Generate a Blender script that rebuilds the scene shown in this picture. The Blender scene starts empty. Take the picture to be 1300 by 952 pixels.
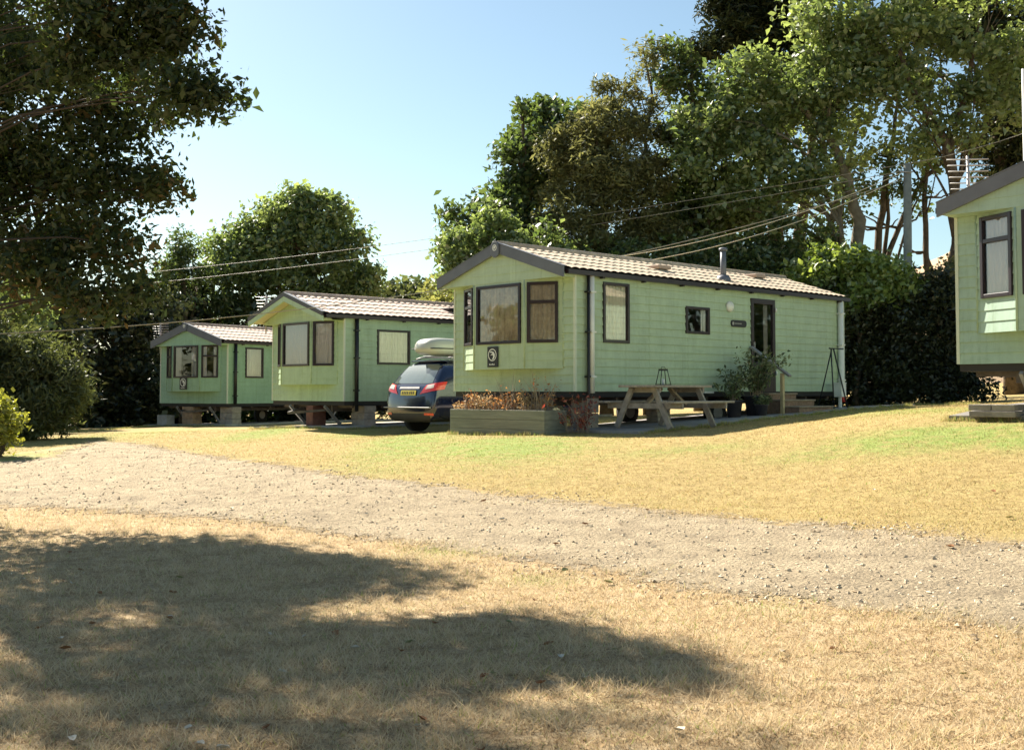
import bpy, bmesh, math, random
import numpy as np
from mathutils import Vector, Matrix
from mathutils.bvhtree import BVHTree
R = math.radians
random.seed(7)
scene = bpy.context.scene
col = scene.collection

# ------------------------------------------------------------------ camera
F = 1444.0                                   # focal length in photo pixels
PITCH = math.atan(66.0 / F)
cam_d = bpy.data.cameras.new('camera'); cam = bpy.data.objects.new('camera', cam_d); col.objects.link(cam)
cam.location = (0, 0, 0); cam.rotation_euler = (R(90) + PITCH, 0, 0)
cam_d.sensor_width = 36; cam_d.lens = F / 1300 * 36
cam_d.shift_y = -45 / 1300
cam_d.clip_start = 0.05; cam_d.clip_end = 3000
scene.camera = cam

# ------------------------------------------------------------------ world, sun, exposure
SUN_EL = R(39)
ST = Vector((0.585, -0.811, 0)).normalized()  # horizontal travel direction of the light
w = bpy.data.worlds.new('World'); scene.world = w; w.use_nodes = True
nt = w.node_tree; nt.nodes.clear()
sky = nt.nodes.new('ShaderNodeTexSky'); sky.sky_type = 'NISHITA'; sky.sun_disc = False
sky.sun_elevation = SUN_EL; sky.sun_rotation = math.atan2(-ST.x, -ST.y)
sky.air_density = 1.0; sky.dust_density = 0.55; sky.ozone_density = 1.6; sky.altitude = 20
bg = nt.nodes.new('ShaderNodeBackground'); bg.inputs[1].default_value = 0.046
wo = nt.nodes.new('ShaderNodeOutputWorld')
tint = nt.nodes.new('ShaderNodeMix'); tint.data_type = 'RGBA'; tint.blend_type = 'MULTIPLY'; tint.inputs[0].default_value = 1
tint.inputs[7].default_value = (0.98, 1.03, 0.93, 1); nt.links.new(sky.outputs[0], tint.inputs[6]); nt.links.new(tint.outputs[2], bg.inputs[0]); nt.links.new(bg.outputs[0], wo.inputs[0])
sun_d = bpy.data.lights.new('sun', 'SUN'); sun_d.energy = 5.0; sun_d.angle = R(0.55); sun_d.color = (1.0, 0.92, 0.79)
sun = bpy.data.objects.new('sun', sun_d); col.objects.link(sun)
d = Vector((ST.x * math.cos(SUN_EL), ST.y * math.cos(SUN_EL), -math.sin(SUN_EL)))
sun.rotation_euler = d.to_track_quat('-Z', 'Y').to_euler(); sun.location = (-20, 30, 30)
vs = scene.view_settings
vs.view_transform = 'Standard'; vs.look = 'None'; vs.gamma = 1; vs.use_curve_mapping = False
vs.exposure = 1.74
scene.render.engine = 'CYCLES'

# ------------------------------------------------------------------ materials
MATS = {}
def mat(name, color, rough=0.7, metal=0.0, var=0.0, scale=6.0, bump=0.0, bscale=40.0, spec=0.5, color2=None, stretch=None, coat=0):
    if name in MATS: return MATS[name]
    m = bpy.data.materials.new(name); m.use_nodes = True; MATS[name] = m
    n = m.node_tree; b = n.nodes['Principled BSDF']
    b.inputs['Roughness'].default_value = rough; b.inputs['Metallic'].default_value = metal
    b.inputs['Specular IOR Level'].default_value = spec; b.inputs['Coat Weight'].default_value = coat
    c = (*color, 1)
    tc = n.nodes.new('ShaderNodeTexCoord'); mp = n.nodes.new('ShaderNodeMapping')
    n.links.new(tc.outputs['Object'], mp.inputs[0])
    if stretch: mp.inputs['Scale'].default_value = stretch
    if var > 0 or color2:
        no = n.nodes.new('ShaderNodeTexNoise'); no.inputs['Scale'].default_value = scale; no.inputs['Detail'].default_value = 6
        no.inputs['Roughness'].default_value = 0.65
        n.links.new(mp.outputs[0], no.inputs['Vector'])
        rp = n.nodes.new('ShaderNodeValToRGB'); rp.color_ramp.elements[0].position = 0.32; rp.color_ramp.elements[1].position = 0.68
        rp.color_ramp.elements[0].color = tuple(v * (1 - var) for v in color) + (1,)
        rp.color_ramp.elements[1].color = (*(color2 or tuple(min(1, v * (1 + var)) for v in color)), 1)
        n.links.new(no.outputs[0], rp.inputs[0]); n.links.new(rp.outputs[0], b.inputs['Base Color'])
    else:
        b.inputs['Base Color'].default_value = c
    if bump > 0:
        nb = n.nodes.new('ShaderNodeTexNoise'); nb.inputs['Scale'].default_value = bscale; nb.inputs['Detail'].default_value = 5
        n.links.new(mp.outputs[0], nb.inputs['Vector'])
        bp = n.nodes.new('ShaderNodeBump'); bp.inputs['Strength'].default_value = bump; bp.inputs['Distance'].default_value = 0.02
        n.links.new(nb.outputs[0], bp.inputs['Height']); n.links.new(bp.outputs[0], b.inputs['Normal'])
    return m

def leaf_mat(name, dark, light, trans=0.35, gloss=0.06, grough=0.45, yellow=None):
    m = bpy.data.materials.new(name); m.use_nodes = True; n = m.node_tree; n.nodes.clear()
    at = n.nodes.new('ShaderNodeAttribute'); at.attribute_name = 'rnd'
    rp = n.nodes.new('ShaderNodeValToRGB')
    rp.color_ramp.elements[0].color = (*dark, 1); rp.color_ramp.elements[0].position = 0.1
    rp.color_ramp.elements[1].color = (*light, 1); rp.color_ramp.elements[1].position = 0.9
    if yellow:
        e = rp.color_ramp.elements.new(0.985); e.color = (*yellow, 1)
    n.links.new(at.outputs['Fac'], rp.inputs[0])
    df = n.nodes.new('ShaderNodeBsdfDiffuse'); tr = n.nodes.new('ShaderNodeBsdfTranslucent'); gl = n.nodes.new('ShaderNodeBsdfGlossy')
    gl.inputs['Roughness'].default_value = grough
    hs = n.nodes.new('ShaderNodeHueSaturation'); hs.inputs['Saturation'].default_value = 1.15; hs.inputs['Value'].default_value = 1.6
    hs.inputs['Hue'].default_value = 0.48
    n.links.new(rp.outputs[0], df.inputs[0]); n.links.new(rp.outputs[0], hs.inputs['Color']); n.links.new(hs.outputs[0], tr.inputs[0])
    m1 = n.nodes.new('ShaderNodeMixShader'); m1.inputs[0].default_value = trans
    n.links.new(df.outputs[0], m1.inputs[1]); n.links.new(tr.outputs[0], m1.inputs[2])
    m2 = n.nodes.new('ShaderNodeMixShader'); m2.inputs[0].default_value = gloss
    n.links.new(m1.outputs[0], m2.inputs[1]); n.links.new(gl.outputs[0], m2.inputs[2])
    o = n.nodes.new('ShaderNodeOutputMaterial'); n.links.new(m2.outputs[0], o.inputs[0])
    return m

def glass_mat(name, tint=(1.0, 1.0, 1.0), ior=2.1, rough=0.02):
    m = bpy.data.materials.new(name); m.use_nodes = True; n = m.node_tree; n.nodes.clear()
    t = n.nodes.new('ShaderNodeBsdfTransparent'); t.inputs[0].default_value = (*tint, 1)
    g = n.nodes.new('ShaderNodeBsdfGlossy'); g.inputs['Roughness'].default_value = rough
    fr = n.nodes.new('ShaderNodeFresnel'); fr.inputs[0].default_value = ior
    mx = n.nodes.new('ShaderNodeMixShader'); o = n.nodes.new('ShaderNodeOutputMaterial')
    n.links.new(fr.outputs[0], mx.inputs[0]); n.links.new(t.outputs[0], mx.inputs[1]); n.links.new(g.outputs[0], mx.inputs[2])
    n.links.new(mx.outputs[0], o.inputs[0]); return m

M_bark = mat('bark', (0.11, 0.085, 0.062), 0.95, var=0.35, scale=7, bump=0.8, bscale=18, spec=0.1)
M_barkpale = mat('bark pale', (0.17, 0.15, 0.11), 0.9, var=0.3, scale=5, bump=0.6, bscale=18, spec=0.1)
M_frame = mat('dark brown window frame', (0.018, 0.009, 0.013), 0.35)
M_plastic = mat('slate plastic', (0.115, 0.125, 0.150), 0.55, var=0.12, scale=3)
M_black = mat('black', (0.012, 0.012, 0.014), 0.45)
M_white = mat('white plastic', (0.72, 0.73, 0.68), 0.45, var=0.06, scale=5)
M_tile = mat('roof tiles', (0.46, 0.37, 0.265), 0.85, var=0.3, scale=6, bump=0.35, bscale=60)
M_steel = mat('chassis steel', (0.10, 0.08, 0.07), 0.7, var=0.4, scale=5)
M_galv = mat('galvanised steel', (0.36, 0.35, 0.34), 0.5, metal=0.5, var=0.15, scale=8)
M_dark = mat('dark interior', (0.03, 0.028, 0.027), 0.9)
M_glass = glass_mat('window glass')
M_conc = mat('concrete', (0.36, 0.34, 0.31), 0.9, var=0.25, scale=4, bump=0.4, bscale=30)
M_concb = mat('block concrete', (0.34, 0.29, 0.235), 0.95, var=0.25, scale=6, bump=0.6, bscale=40)
M_timber = mat('weathered timber', (0.30, 0.235, 0.17), 0.85, var=0.3, scale=6, bump=0.4, bscale=30, stretch=(1, 1, 6))
M_timbert = mat('grey table timber', (0.31, 0.27, 0.225), 0.8, var=0.3, scale=8, bump=0.4, bscale=30)
M_post = mat('pale post timber', (0.50, 0.40, 0.23), 0.8, var=0.2, scale=8)
M_rubber = mat('rubber', (0.02, 0.02, 0.02), 0.8)
M_curt = mat('net curtain', (0.90, 0.90, 0.89), 0.9, var=0.03, scale=3)
M_curtc = mat('cream curtain', (0.88, 0.85, 0.72), 0.9, var=0.05, scale=3)
M_curt_refl = mat('tan curtain with painted reflection', (0.84, 0.75, 0.60), 0.9, var=0.25, scale=9)  # tan mottling paints reflected sunlit foliage into the curtain colour
M_terra = mat('terracotta', (0.40, 0.14, 0.07), 0.8)
M_brick = mat('brown brick', (0.24, 0.155, 0.11), 0.9, var=0.3, scale=12, bump=0.4, bscale=40)

def paint(name, c):
    """painted cladding with faint rain streaks and blotches"""
    m = mat(name, c, 0.5, var=0.10, scale=2.2, bump=0.12, bscale=9, stretch=(1.6, 1.6, .55))
    n = m.node_tree; b = n.nodes['Principled BSDF']; src = b.inputs['Base Color'].links[0].from_socket
    tc = n.nodes.new('ShaderNodeTexCoord'); out = src
    for sc, lo, a, e in (((11, 11, .35), (.74, .76, .66), .30, .46), ((2.3, 2.3, 7), (.84, .86, .80), .30, .50)):
        mp = n.nodes.new('ShaderNodeMapping'); mp.inputs['Scale'].default_value = sc; n.links.new(tc.outputs['Object'], mp.inputs[0])
        no = n.nodes.new('ShaderNodeTexNoise'); no.inputs['Scale'].default_value = 1.0; no.inputs['Detail'].default_value = 5; no.inputs['Roughness'].default_value = .7
        n.links.new(mp.outputs[0], no.inputs['Vector'])
        rp = n.nodes.new('ShaderNodeValToRGB'); rp.color_ramp.elements[0].position = a; rp.color_ramp.elements[1].position = e
        rp.color_ramp.elements[0].color = (*lo, 1); rp.color_ramp.elements[1].color = (1, 1, 1, 1); n.links.new(no.outputs[0], rp.inputs[0])
        mx = n.nodes.new('ShaderNodeMix'); mx.data_type = 'RGBA'; mx.blend_type = 'MULTIPLY'; mx.inputs[0].default_value = .8
        n.links.new(out, mx.inputs[6]); n.links.new(rp.outputs[0], mx.inputs[7]); out = mx.outputs[2]
    n.links.new(out, b.inputs['Base Color']); return m

# ------------------------------------------------------------------ mesh helpers
def tag(o, label=None, cat=None, group=None, kind=None):
    if label: o['label'] = label
    if cat: o['category'] = cat
    if group: o['group'] = group
    if kind: o['kind'] = kind
    return o

def empty(name, loc, rz=0):
    o = bpy.data.objects.new(name, None); col.objects.link(o); o.empty_display_size = 0.3
    o.location = loc; o.rotation_euler = (0, 0, rz); return o

class MB:
    def __init__(s): s.v = []; s.f = []; s.sm = []
    def quad(s, *p, smooth=False):
        i = len(s.v); s.v += [tuple(q) for q in p]; s.f.append(tuple(range(i, i + len(p)))); s.sm.append(smooth); return s
    def box(s, x0, x1, y0, y1, z0, z1, M=None):
        P = [Vector((x, y, z)) for z in (z0, z1) for y in (y0, y1) for x in (x0, x1)]
        if M: P = [M @ p for p in P]
        i = len(s.v); s.v += [tuple(p) for p in P]
        for f in ((0, 2, 3, 1), (4, 5, 7, 6), (0, 1, 5, 4), (2, 6, 7, 3), (0, 4, 6, 2), (1, 3, 7, 5)):
            s.f.append(tuple(i + k for k in f)); s.sm.append(False)
        return s
    def beam(s, a, b, w, h, up=(0, 0, 1)):
        a = Vector(a); b = Vector(b); d = (b - a); L = d.length; d = d / L
        up = Vector(up); sd = d.cross(up)
        if sd.length < 1e-4: sd = Vector((1, 0, 0))
        sd.normalize(); u2 = sd.cross(d).normalized()
        M = Matrix((sd, d, u2)).transposed().to_4x4(); M.translation = a
        return s.box(-w / 2, w / 2, 0, L, -h / 2, h / 2, M)
    def tube(s, pts, rad, n=8, cap=True):
        pts = [Vector(p) for p in pts]
        if not hasattr(rad, '__len__'): rad = [rad] * len(pts)
        base = len(s.v); ref = Vector((0.137, 0.311, 0.94)).normalized(); K = len(pts)
        for k, p in enumerate(pts):
            t = (pts[min(k + 1, K - 1)] - pts[max(k - 1, 0)]).normalized()
            a = t.cross(ref)
            if a.length < 0.1: a = t.cross(Vector((1, 0, 0)))
            a.normalize(); b = t.cross(a)
            for j in range(n):
                th = 2 * math.pi * j / n
                s.v.append(tuple(p + (a * math.cos(th) + b * math.sin(th)) * rad[k]))
        for k in range(K - 1):
            for j in range(n):
                j2 = (j + 1) % n
                s.f.append((base + k * n + j, base + k * n + j2, base + (k + 1) * n + j2, base + (k + 1) * n + j)); s.sm.append(True)
        if cap:
            s.f.append(tuple(base + j for j in range(n))[::-1]); s.sm.append(False)
            s.f.append(tuple(base + (K - 1) * n + j for j in range(n))); s.sm.append(False)
        return s
    def lathe(s, prof, c=(0, 0, 0), n=20):
        base = len(s.v)
        for r, z in prof:
            for j in range(n):
                th = 2 * math.pi * j / n; s.v.append((c[0] + r * math.cos(th), c[1] + r * math.sin(th), c[2] + z))
        for k in range(len(prof) - 1):
            for j in range(n):
                j2 = (j + 1) % n
                s.f.append((base + k * n + j, base + k * n + j2, base + (k + 1) * n + j2, base + (k + 1) * n + j)); s.sm.append(True)
        s.f.append(tuple(base + (len(prof) - 1) * n + j for j in range(n))); s.sm.append(False)
        s.f.append(tuple(base + j for j in range(n))[::-1]); s.sm.append(False)
        return s
    def prism(s, poly, M, t):
        """polygon in local xy extruded along local z by t"""
        n = len(poly); i = len(s.v)
        s.v += [tuple(M @ Vector((x, y, 0))) for x, y in poly] + [tuple(M @ Vector((x, y, t))) for x, y in poly]
        s.f.append(tuple(range(i, i + n))[::-1]); s.sm.append(False)
        s.f.append(tuple(range(i + n, i + 2 * n))); s.sm.append(False)
        for k in range(n):
            k2 = (k + 1) % n
            s.f.append((i + k, i + k2, i + n + k2, i + n + k)); s.sm.append(False)
        return s
    def build(s, name, m, parent=None, bevel=0):
        me = bpy.data.meshes.new(name); me.from_pydata(s.v, [], s.f); me.update()
        me.polygons.foreach_set('use_smooth', s.sm)
        me.materials.append(m)
        o = bpy.data.objects.new(name, me); col.objects.link(o)
        if parent: o.parent = parent
        if bevel:
            b = o.modifiers.new('bevel', 'BEVEL'); b.width = bevel; b.segments = 2; b.limit_method = 'ANGLE'
        return o

def np_mesh(name, V, Fq, m, attrs=None, smooth=False, parent=None):
    """V (n,3) ; Fq (k,c) constant vertex count per face"""
    me = bpy.data.meshes.new(name); n = len(V); k, c = Fq.shape
    me.vertices.add(n); me.vertices.foreach_set('co', V.astype(np.float32).ravel())
    me.loops.add(k * c); me.loops.foreach_set('vertex_index', Fq.astype(np.int32).ravel())
    me.polygons.add(k); me.polygons.foreach_set('loop_start', np.arange(0, k * c, c, dtype=np.int32))
    me.polygons.foreach_set('loop_total', np.full(k, c, dtype=np.int32))
    me.polygons.foreach_set('use_smooth', np.full(k, smooth, dtype=bool))
    me.update(calc_edges=True); me.validate()
    for an, av in (attrs or {}).items():
        a = me.attributes.new(an, 'FLOAT', 'POINT'); a.data.foreach_set('value', av.astype(np.float32))
    me.materials.append(m)
    o = bpy.data.objects.new(name, me); col.objects.link(o)
    if parent: o.parent = parent
    return o

# ------------------------------------------------------------------ terrain
CP = np.array([(0, 0, -1.50), (3, 5, -1.36), (-3, 6, -1.48), (-8, 8, -1.62), (5, 9, -1.02), (9, 9, -0.80), (-14, 14, -1.60),
               (6.1, 15.7, -.385), (9, 14, -.26), (13, 15, -.12), (1.12, 20.2, -.72), (2.2, 16.5, -.74), (7.6, 26.3, -.40), (10, 27, -.32), (14, 22, -.12),
               (-1.3, 22.6, -.82), (-4.1, 27.9, -.90), (-6.4, 30.3, -.99), (-9.6, 38.5, -1.16), (-12, 41, -1.22), (-11.4, 28, -1.10),
               (-9.8, 22, -1.10), (-2, 14, -1.12), (-6, 18, -1.16), (-1.7, 25, -.98), (3.4, 19.5, -.64), (5.3, 22.8, -.50), (0, 9.5, -1.33), (3.2, 13, -.98),
               (0, 55, -1.2), (-30, 50, -1.9), (25, 45, 0.3), (-30, 10, -2.2), (25, 5, -0.2), (0, -20, -1.9)], float)
def _phi(r): return np.where(r > 1e-9, r * r * np.log(r + 1e-12), 0.0)
_n = len(CP); _D = np.hypot(CP[:, None, 0] - CP[None, :, 0], CP[:, None, 1] - CP[None, :, 1])
_A = np.zeros((_n + 3, _n + 3)); _A[:_n, :_n] = _phi(_D) + np.eye(_n) * 0.6; _A[:_n, _n] = 1; _A[:_n, _n + 1:] = CP[:, :2]; _A[_n:, :_n] = _A[:_n, _n:].T
_W = np.linalg.solve(_A, np.concatenate([CP[:, 2], [0, 0, 0]]))
def Hn(x, y):
    x = np.asarray(x, float); y = np.asarray(y, float)
    xc = np.clip(x, -34, 34); yc = np.clip(y, -12, 60)
    r = np.hypot(xc[..., None] - CP[:, 0], yc[..., None] - CP[:, 1])
    z = (_phi(r) @ _W[:_n]) + _W[_n] + _W[_n + 1] * xc + _W[_n + 2] * yc
    # gentle unevenness
    z = z + 0.012 * np.sin(x * 1.7 + y * 0.6) * np.sin(y * 1.3 - x * 0.4) + 0.006 * np.sin(x * 4.1 + 1) * np.sin(y * 3.7)
    return z
def H(x, y): return float(Hn(np.array([x]), np.array([y]))[0])
def ray(px, py):
    a = (px - 650) / F; b = -(py - 431) / F
    return Vector((a, math.cos(PITCH) - b * math.sin(PITCH), math.sin(PITCH) + b * math.cos(PITCH)))
def P(px, py, D):
    r = ray(px, py); return r * (D / r.y)
def G(px, py):
    """point on the terrain seen at a photo pixel"""
    r = ray(px, py); t = 2.5
    while t < 80:
        p = r * t
        if p.z < H(p.x, p.y): break
        t += 0.05
    return Vector((p.x, p.y, H(p.x, p.y)))

def grow(a, b, step, far, k=1.25):
    mid = list(np.arange(a, b + 1e-6, step)); s = step; v = b; hi = []
    while v < far: s *= k; v += s; hi.append(v)
    s = step; v = a; lo = []
    while v > -far * (1 if a < -5 else 0.2): s *= k; v -= s; lo.append(v)
    return np.array(lo[::-1] + mid + hi)
xs = grow(-19, 19, 0.14, 900); ys = grow(2.0, 31, 0.14, 900)
X, Y = np.meshgrid(xs, ys); Z = Hn(X, Y)
nx, ny = len(xs), len(ys)
V = np.stack([X.ravel(), Y.ravel(), Z.ravel()], 1)
ii = (np.arange(ny - 1)[:, None] * nx + np.arange(nx - 1)[None, :]).ravel()
Q = np.stack([ii, ii + 1, ii + nx + 1, ii + nx], 1)

# road edge lines, in world space
far_px = [(-260, 612), (-60, 592), (70, 580), (125, 560), (190, 566), (300, 585), (450, 606), (600, 624), (750, 640), (900, 655), (1050, 668), (1200, 682), (1320, 694), (1500, 712)]
near_px = [(-260, 632), (0, 641), (150, 650), (300, 662), (450, 680), (600, 701), (750, 725), (900, 748), (1050, 768), (1200, 790), (1320, 812), (1500, 850)]
road_far = [G(*p) for p in far_px]; road_near = [G(*p) for p in near_px]
road_poly = np.array([(p.x, p.y) for p in road_far] + [(p.x, p.y) for p in road_near[::-1]])
def poly_sd(x, y, poly):
    """signed distance, positive inside"""
    x = np.asarray(x, float); y = np.asarray(y, float)
    dmin = np.full(x.shape, 1e9); ins = np.zeros(x.shape, bool); n = len(poly)
    for k in range(n):
        ax, ay = poly[k]; bx, by = poly[(k + 1) % n]
        ex, ey = bx - ax, by - ay; t = np.clip(((x - ax) * ex + (y - ay) * ey) / (ex * ex + ey * ey + 1e-12), 0, 1)
        dmin = np.minimum(dmin, np.hypot(x - ax - t * ex, y - ay - t * ey))
        with np.errstate(divide='ignore', invalid='ignore'):
            c = ((ay > y) != (by > y)) & (x < (bx - ax) * (y - ay) / (by - ay + 1e-12) + ax)
        ins ^= c
    return np.where(ins, dmin, -dmin)
GREEN = []
for gpx, gpy, hw, hh, st_ in [(640, 566, 105, 13, 1.0), (520, 560, 60, 10, .8), (450, 552, 40, 7, .5), (350, 546, 32, 5, .9), (1190, 554, 130, 15, 1.0), (1060, 574, 90, 9, .55), (1150, 521, 70, 5, .5),
                          (150, 552, 70, 6, .4), (20, 582, 46, 11, .6), (570, 700, 60, 8, .35), (690, 737, 50, 8, .28), (860, 572, 110, 7, .4), (1290, 560, 60, 14, .8), (980, 690+80, 40, 8, .2)]:
    q0, q1, q2 = G(gpx, gpy), G(gpx, gpy - hh), G(gpx, gpy + hh)
    GREEN.append((q0.x, q0.y, hw * q0.y / F, max(.15, (q1.y - q2.y) / 2), st_))
def green_at(x, y):
    g = np.zeros(np.shape(x))
    for (gx, gy, rx, ry, s) in GREEN:
        g = np.maximum(g, s * np.exp(-(((x - gx) / rx) ** 2 + ((y - gy) / ry) ** 2)))
    return g
sd = poly_sd(V[:, 0], V[:, 1], road_poly)
def lawn_f(x, y):      # 1 on the far lawn, 0 on the near verge
    xr = np.array([p.x for p in road_far]); yr = np.array([p.y for p in road_far])
    o = np.argsort(xr); return np.clip((y - np.interp(x, xr[o], yr[o]) + 0.3) / 0.6, 0, 1)

def ground_material(kind):
    m = bpy.data.materials.new(kind); m.use_nodes = True; n = m.node_tree; L = n.links.new
    b = n.nodes['Principled BSDF']; b.inputs['Roughness'].default_value = 0.95; b.inputs['Specular IOR Level'].default_value = 0.1
    tc = n.nodes.new('ShaderNodeTexCoord')
    def noise(s, det=6, rough=0.6, sc=None):
        t = n.nodes.new('ShaderNodeTexNoise'); t.inputs['Scale'].default_value = s; t.inputs['Detail'].default_value = det; t.inputs['Roughness'].default_value = rough
        if sc:
            mp = n.nodes.new('ShaderNodeMapping'); mp.inputs['Scale'].default_value = sc; L(tc.outputs['Object'], mp.inputs[0]); L(mp.outputs[0], t.inputs['Vector'])
        else: L(tc.outputs['Object'], t.inputs['Vector'])
        return t
    def ramp(src, stops):
        r = n.nodes.new('ShaderNodeValToRGB'); e = r.color_ramp.elements
        e[0].position, e[0].color = stops[0][0], (*stops[0][1], 1); e[1].position, e[1].color = stops[-1][0], (*stops[-1][1], 1)
        for p, c in stops[1:-1]: k = e.new(p); k.color = (*c, 1)
        L(src, r.inputs[0]); return r
    def mix(f, a, bb):
        x = n.nodes.new('ShaderNodeMix'); x.data_type = 'RGBA'; L(f, x.inputs[0])
        L(a, x.inputs[6]); L(bb, x.inputs[7]); return x.outputs[2]
    def math_(op, a, b2):
        x = n.nodes.new('ShaderNodeMath'); x.operation = op
        for k, v in enumerate((a, b2)):
            if isinstance(v, (int, float)): x.inputs[k].default_value = v
            else: L(v, x.inputs[k])
        return x.outputs[0]
    if kind == 'grass ground':
        n1 = noise(1.1, 8, 0.7); n2 = noise(45, 4, 0.7); n3 = noise(7, 6, 0.75)
        a = ramp(n3.outputs[0], [(0.3, (0.29, 0.195, 0.105)), (0.5, (0.46, 0.34, 0.195)), (0.7, (0.60, 0.48, 0.31))])
        lawn = ramp(n3.outputs[0], [(0.3, (0.25, 0.18, 0.075)), (0.5, (0.37, 0.28, 0.12)), (0.72, (0.46, 0.36, 0.16))])
        at2 = n.nodes.new('ShaderNodeAttribute'); at2.attribute_name = 'lawn'
        base = mix(at2.outputs['Fac'], a.outputs[0], lawn.outputs[0])
        fine = ramp(n2.outputs[0], [(0.34, (0.42, 0.38, 0.34)), (0.5, (1, 1, 1)), (0.68, (1.25, 1.2, 1.1))])
        at = n.nodes.new('ShaderNodeAttribute'); at.attribute_name = 'green'
        gm = math_('MULTIPLY', at.outputs['Fac'], 1.25)
        n4 = noise(3.2, 7, 0.75); gn = ramp(n4.outputs[0], [(0.40, (0, 0, 0)), (0.56, (1, 1, 1))])
        gb = ramp(n1.outputs[0], [(0.52, (0, 0, 0)), (0.75, (0.30, 0.30, 0.30))])
        fac = math_('MINIMUM', math_('ADD', math_('MULTIPLY', gm, math_('ADD', gn.outputs[0], 0.35)), math_('MULTIPLY', gb.outputs[0], gn.outputs[0])), 1.0)
        gcol = ramp(n3.outputs[0], [(0.3, (0.18, 0.235, 0.06)), (0.7, (0.31, 0.355, 0.11))])
        c1 = mix(fac, base, gcol.outputs[0])
        mm = n.nodes.new('ShaderNodeMix'); mm.data_type = 'RGBA'; mm.blend_type = 'MULTIPLY'; mm.inputs[0].default_value = 0.8
        L(c1, mm.inputs[6]); L(fine.outputs[0], mm.inputs[7]); L(mm.outputs[2], b.inputs['Base Color'])
        bp = n.nodes.new('ShaderNodeBump'); bp.inputs['Strength'].default_value = 0.9; bp.inputs['Distance'].default_value = 0.03
        hb = noise(28, 8, 0.8); L(hb.outputs[0], bp.inputs['Height']); L(bp.outputs[0], b.inputs['Normal'])
    else:
        n1 = noise(2.6, 9, 0.78); n2 = noise(34, 8, 0.85)
        vo = n.nodes.new('ShaderNodeTexVoronoi'); vo.inputs['Scale'].default_value = 38; L(tc.outputs['Object'], vo.inputs['Vector'])
        a = ramp(n1.outputs[0], [(0.32, (0.36, 0.29, 0.20)), (0.5, (0.54, 0.44, 0.295)), (0.66, (0.68, 0.56, 0.38))])
        fine = ramp(n2.outputs[0], [(0.32, (0.52, 0.50, 0.50)), (0.5, (1, 1, 1)), (0.7, (1.25, 1.22, 1.18))])
        mm = n.nodes.new('ShaderNodeMix'); mm.data_type = 'RGBA'; mm.blend_type = 'MULTIPLY'; mm.inputs[0].default_value = 0.9
        L(a.outputs[0], mm.inputs[6]); L(fine.outputs[0], mm.inputs[7])
        m3 = n.nodes.new('ShaderNodeMix'); m3.data_type = 'RGBA'; m3.blend_type = 'MULTIPLY'; m3.inputs[0].default_value = 0.45
        sv = n.nodes.new('ShaderNodeSeparateColor'); L(vo.outputs['Color'], sv.inputs[0])
        vr = ramp(sv.outputs[0], [(0.0, (0.55, 0.55, 0.57)), (1.0, (1.15, 1.12, 1.08))])
        L(mm.outputs[2], m3.inputs[6]); L(vr.outputs[0], m3.inputs[7]); L(m3.outputs[2], b.inputs['Base Color'])
        bp = n.nodes.new('ShaderNodeBump'); bp.inputs['Strength'].default_value = 1.0; bp.inputs['Distance'].default_value = 0.06
        ad = math_('ADD', math_('MULTIPLY', vo.outputs['Distance'], -0.5), n2.outputs[0])
        L(ad, bp.inputs['Height']); L(bp.outputs[0], b.inputs['Normal'])
        # ragged edge
        at = n.nodes.new('ShaderNodeAttribute'); at.attribute_name = 'edge'
        ne = noise(3.5, 10, 0.85)
        e = math_('ADD', at.outputs['Fac'], math_('MULTIPLY', math_('SUBTRACT', ne.outputs[0], 0.5), 2.6))
        e = math_('GREATER_THAN', e, 0.0); L(e, b.inputs['Alpha'])
    return m

ground = np_mesh('ground', V, Q, ground_material('grass ground'),
                 {'green': green_at(V[:, 0], V[:, 1]), 'lawn': lawn_f(V[:, 0], V[:, 1])}, smooth=True)
tag(ground, kind='structure')
mask = (sd[Q].max(1) > -0.55) & (np.abs(V[Q[:, 0], 0]) < 30)
Qr = Q[mask]; uq, inv = np.unique(Qr, return_inverse=True)
Vr = V[uq].copy(); Vr[:, 2] += 0.005
road = np_mesh('gravel_road', Vr, inv.reshape(Qr.shape), ground_material('gravel road'), {'edge': sd[uq]}, smooth=True)
tag(road, kind='structure')

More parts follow.
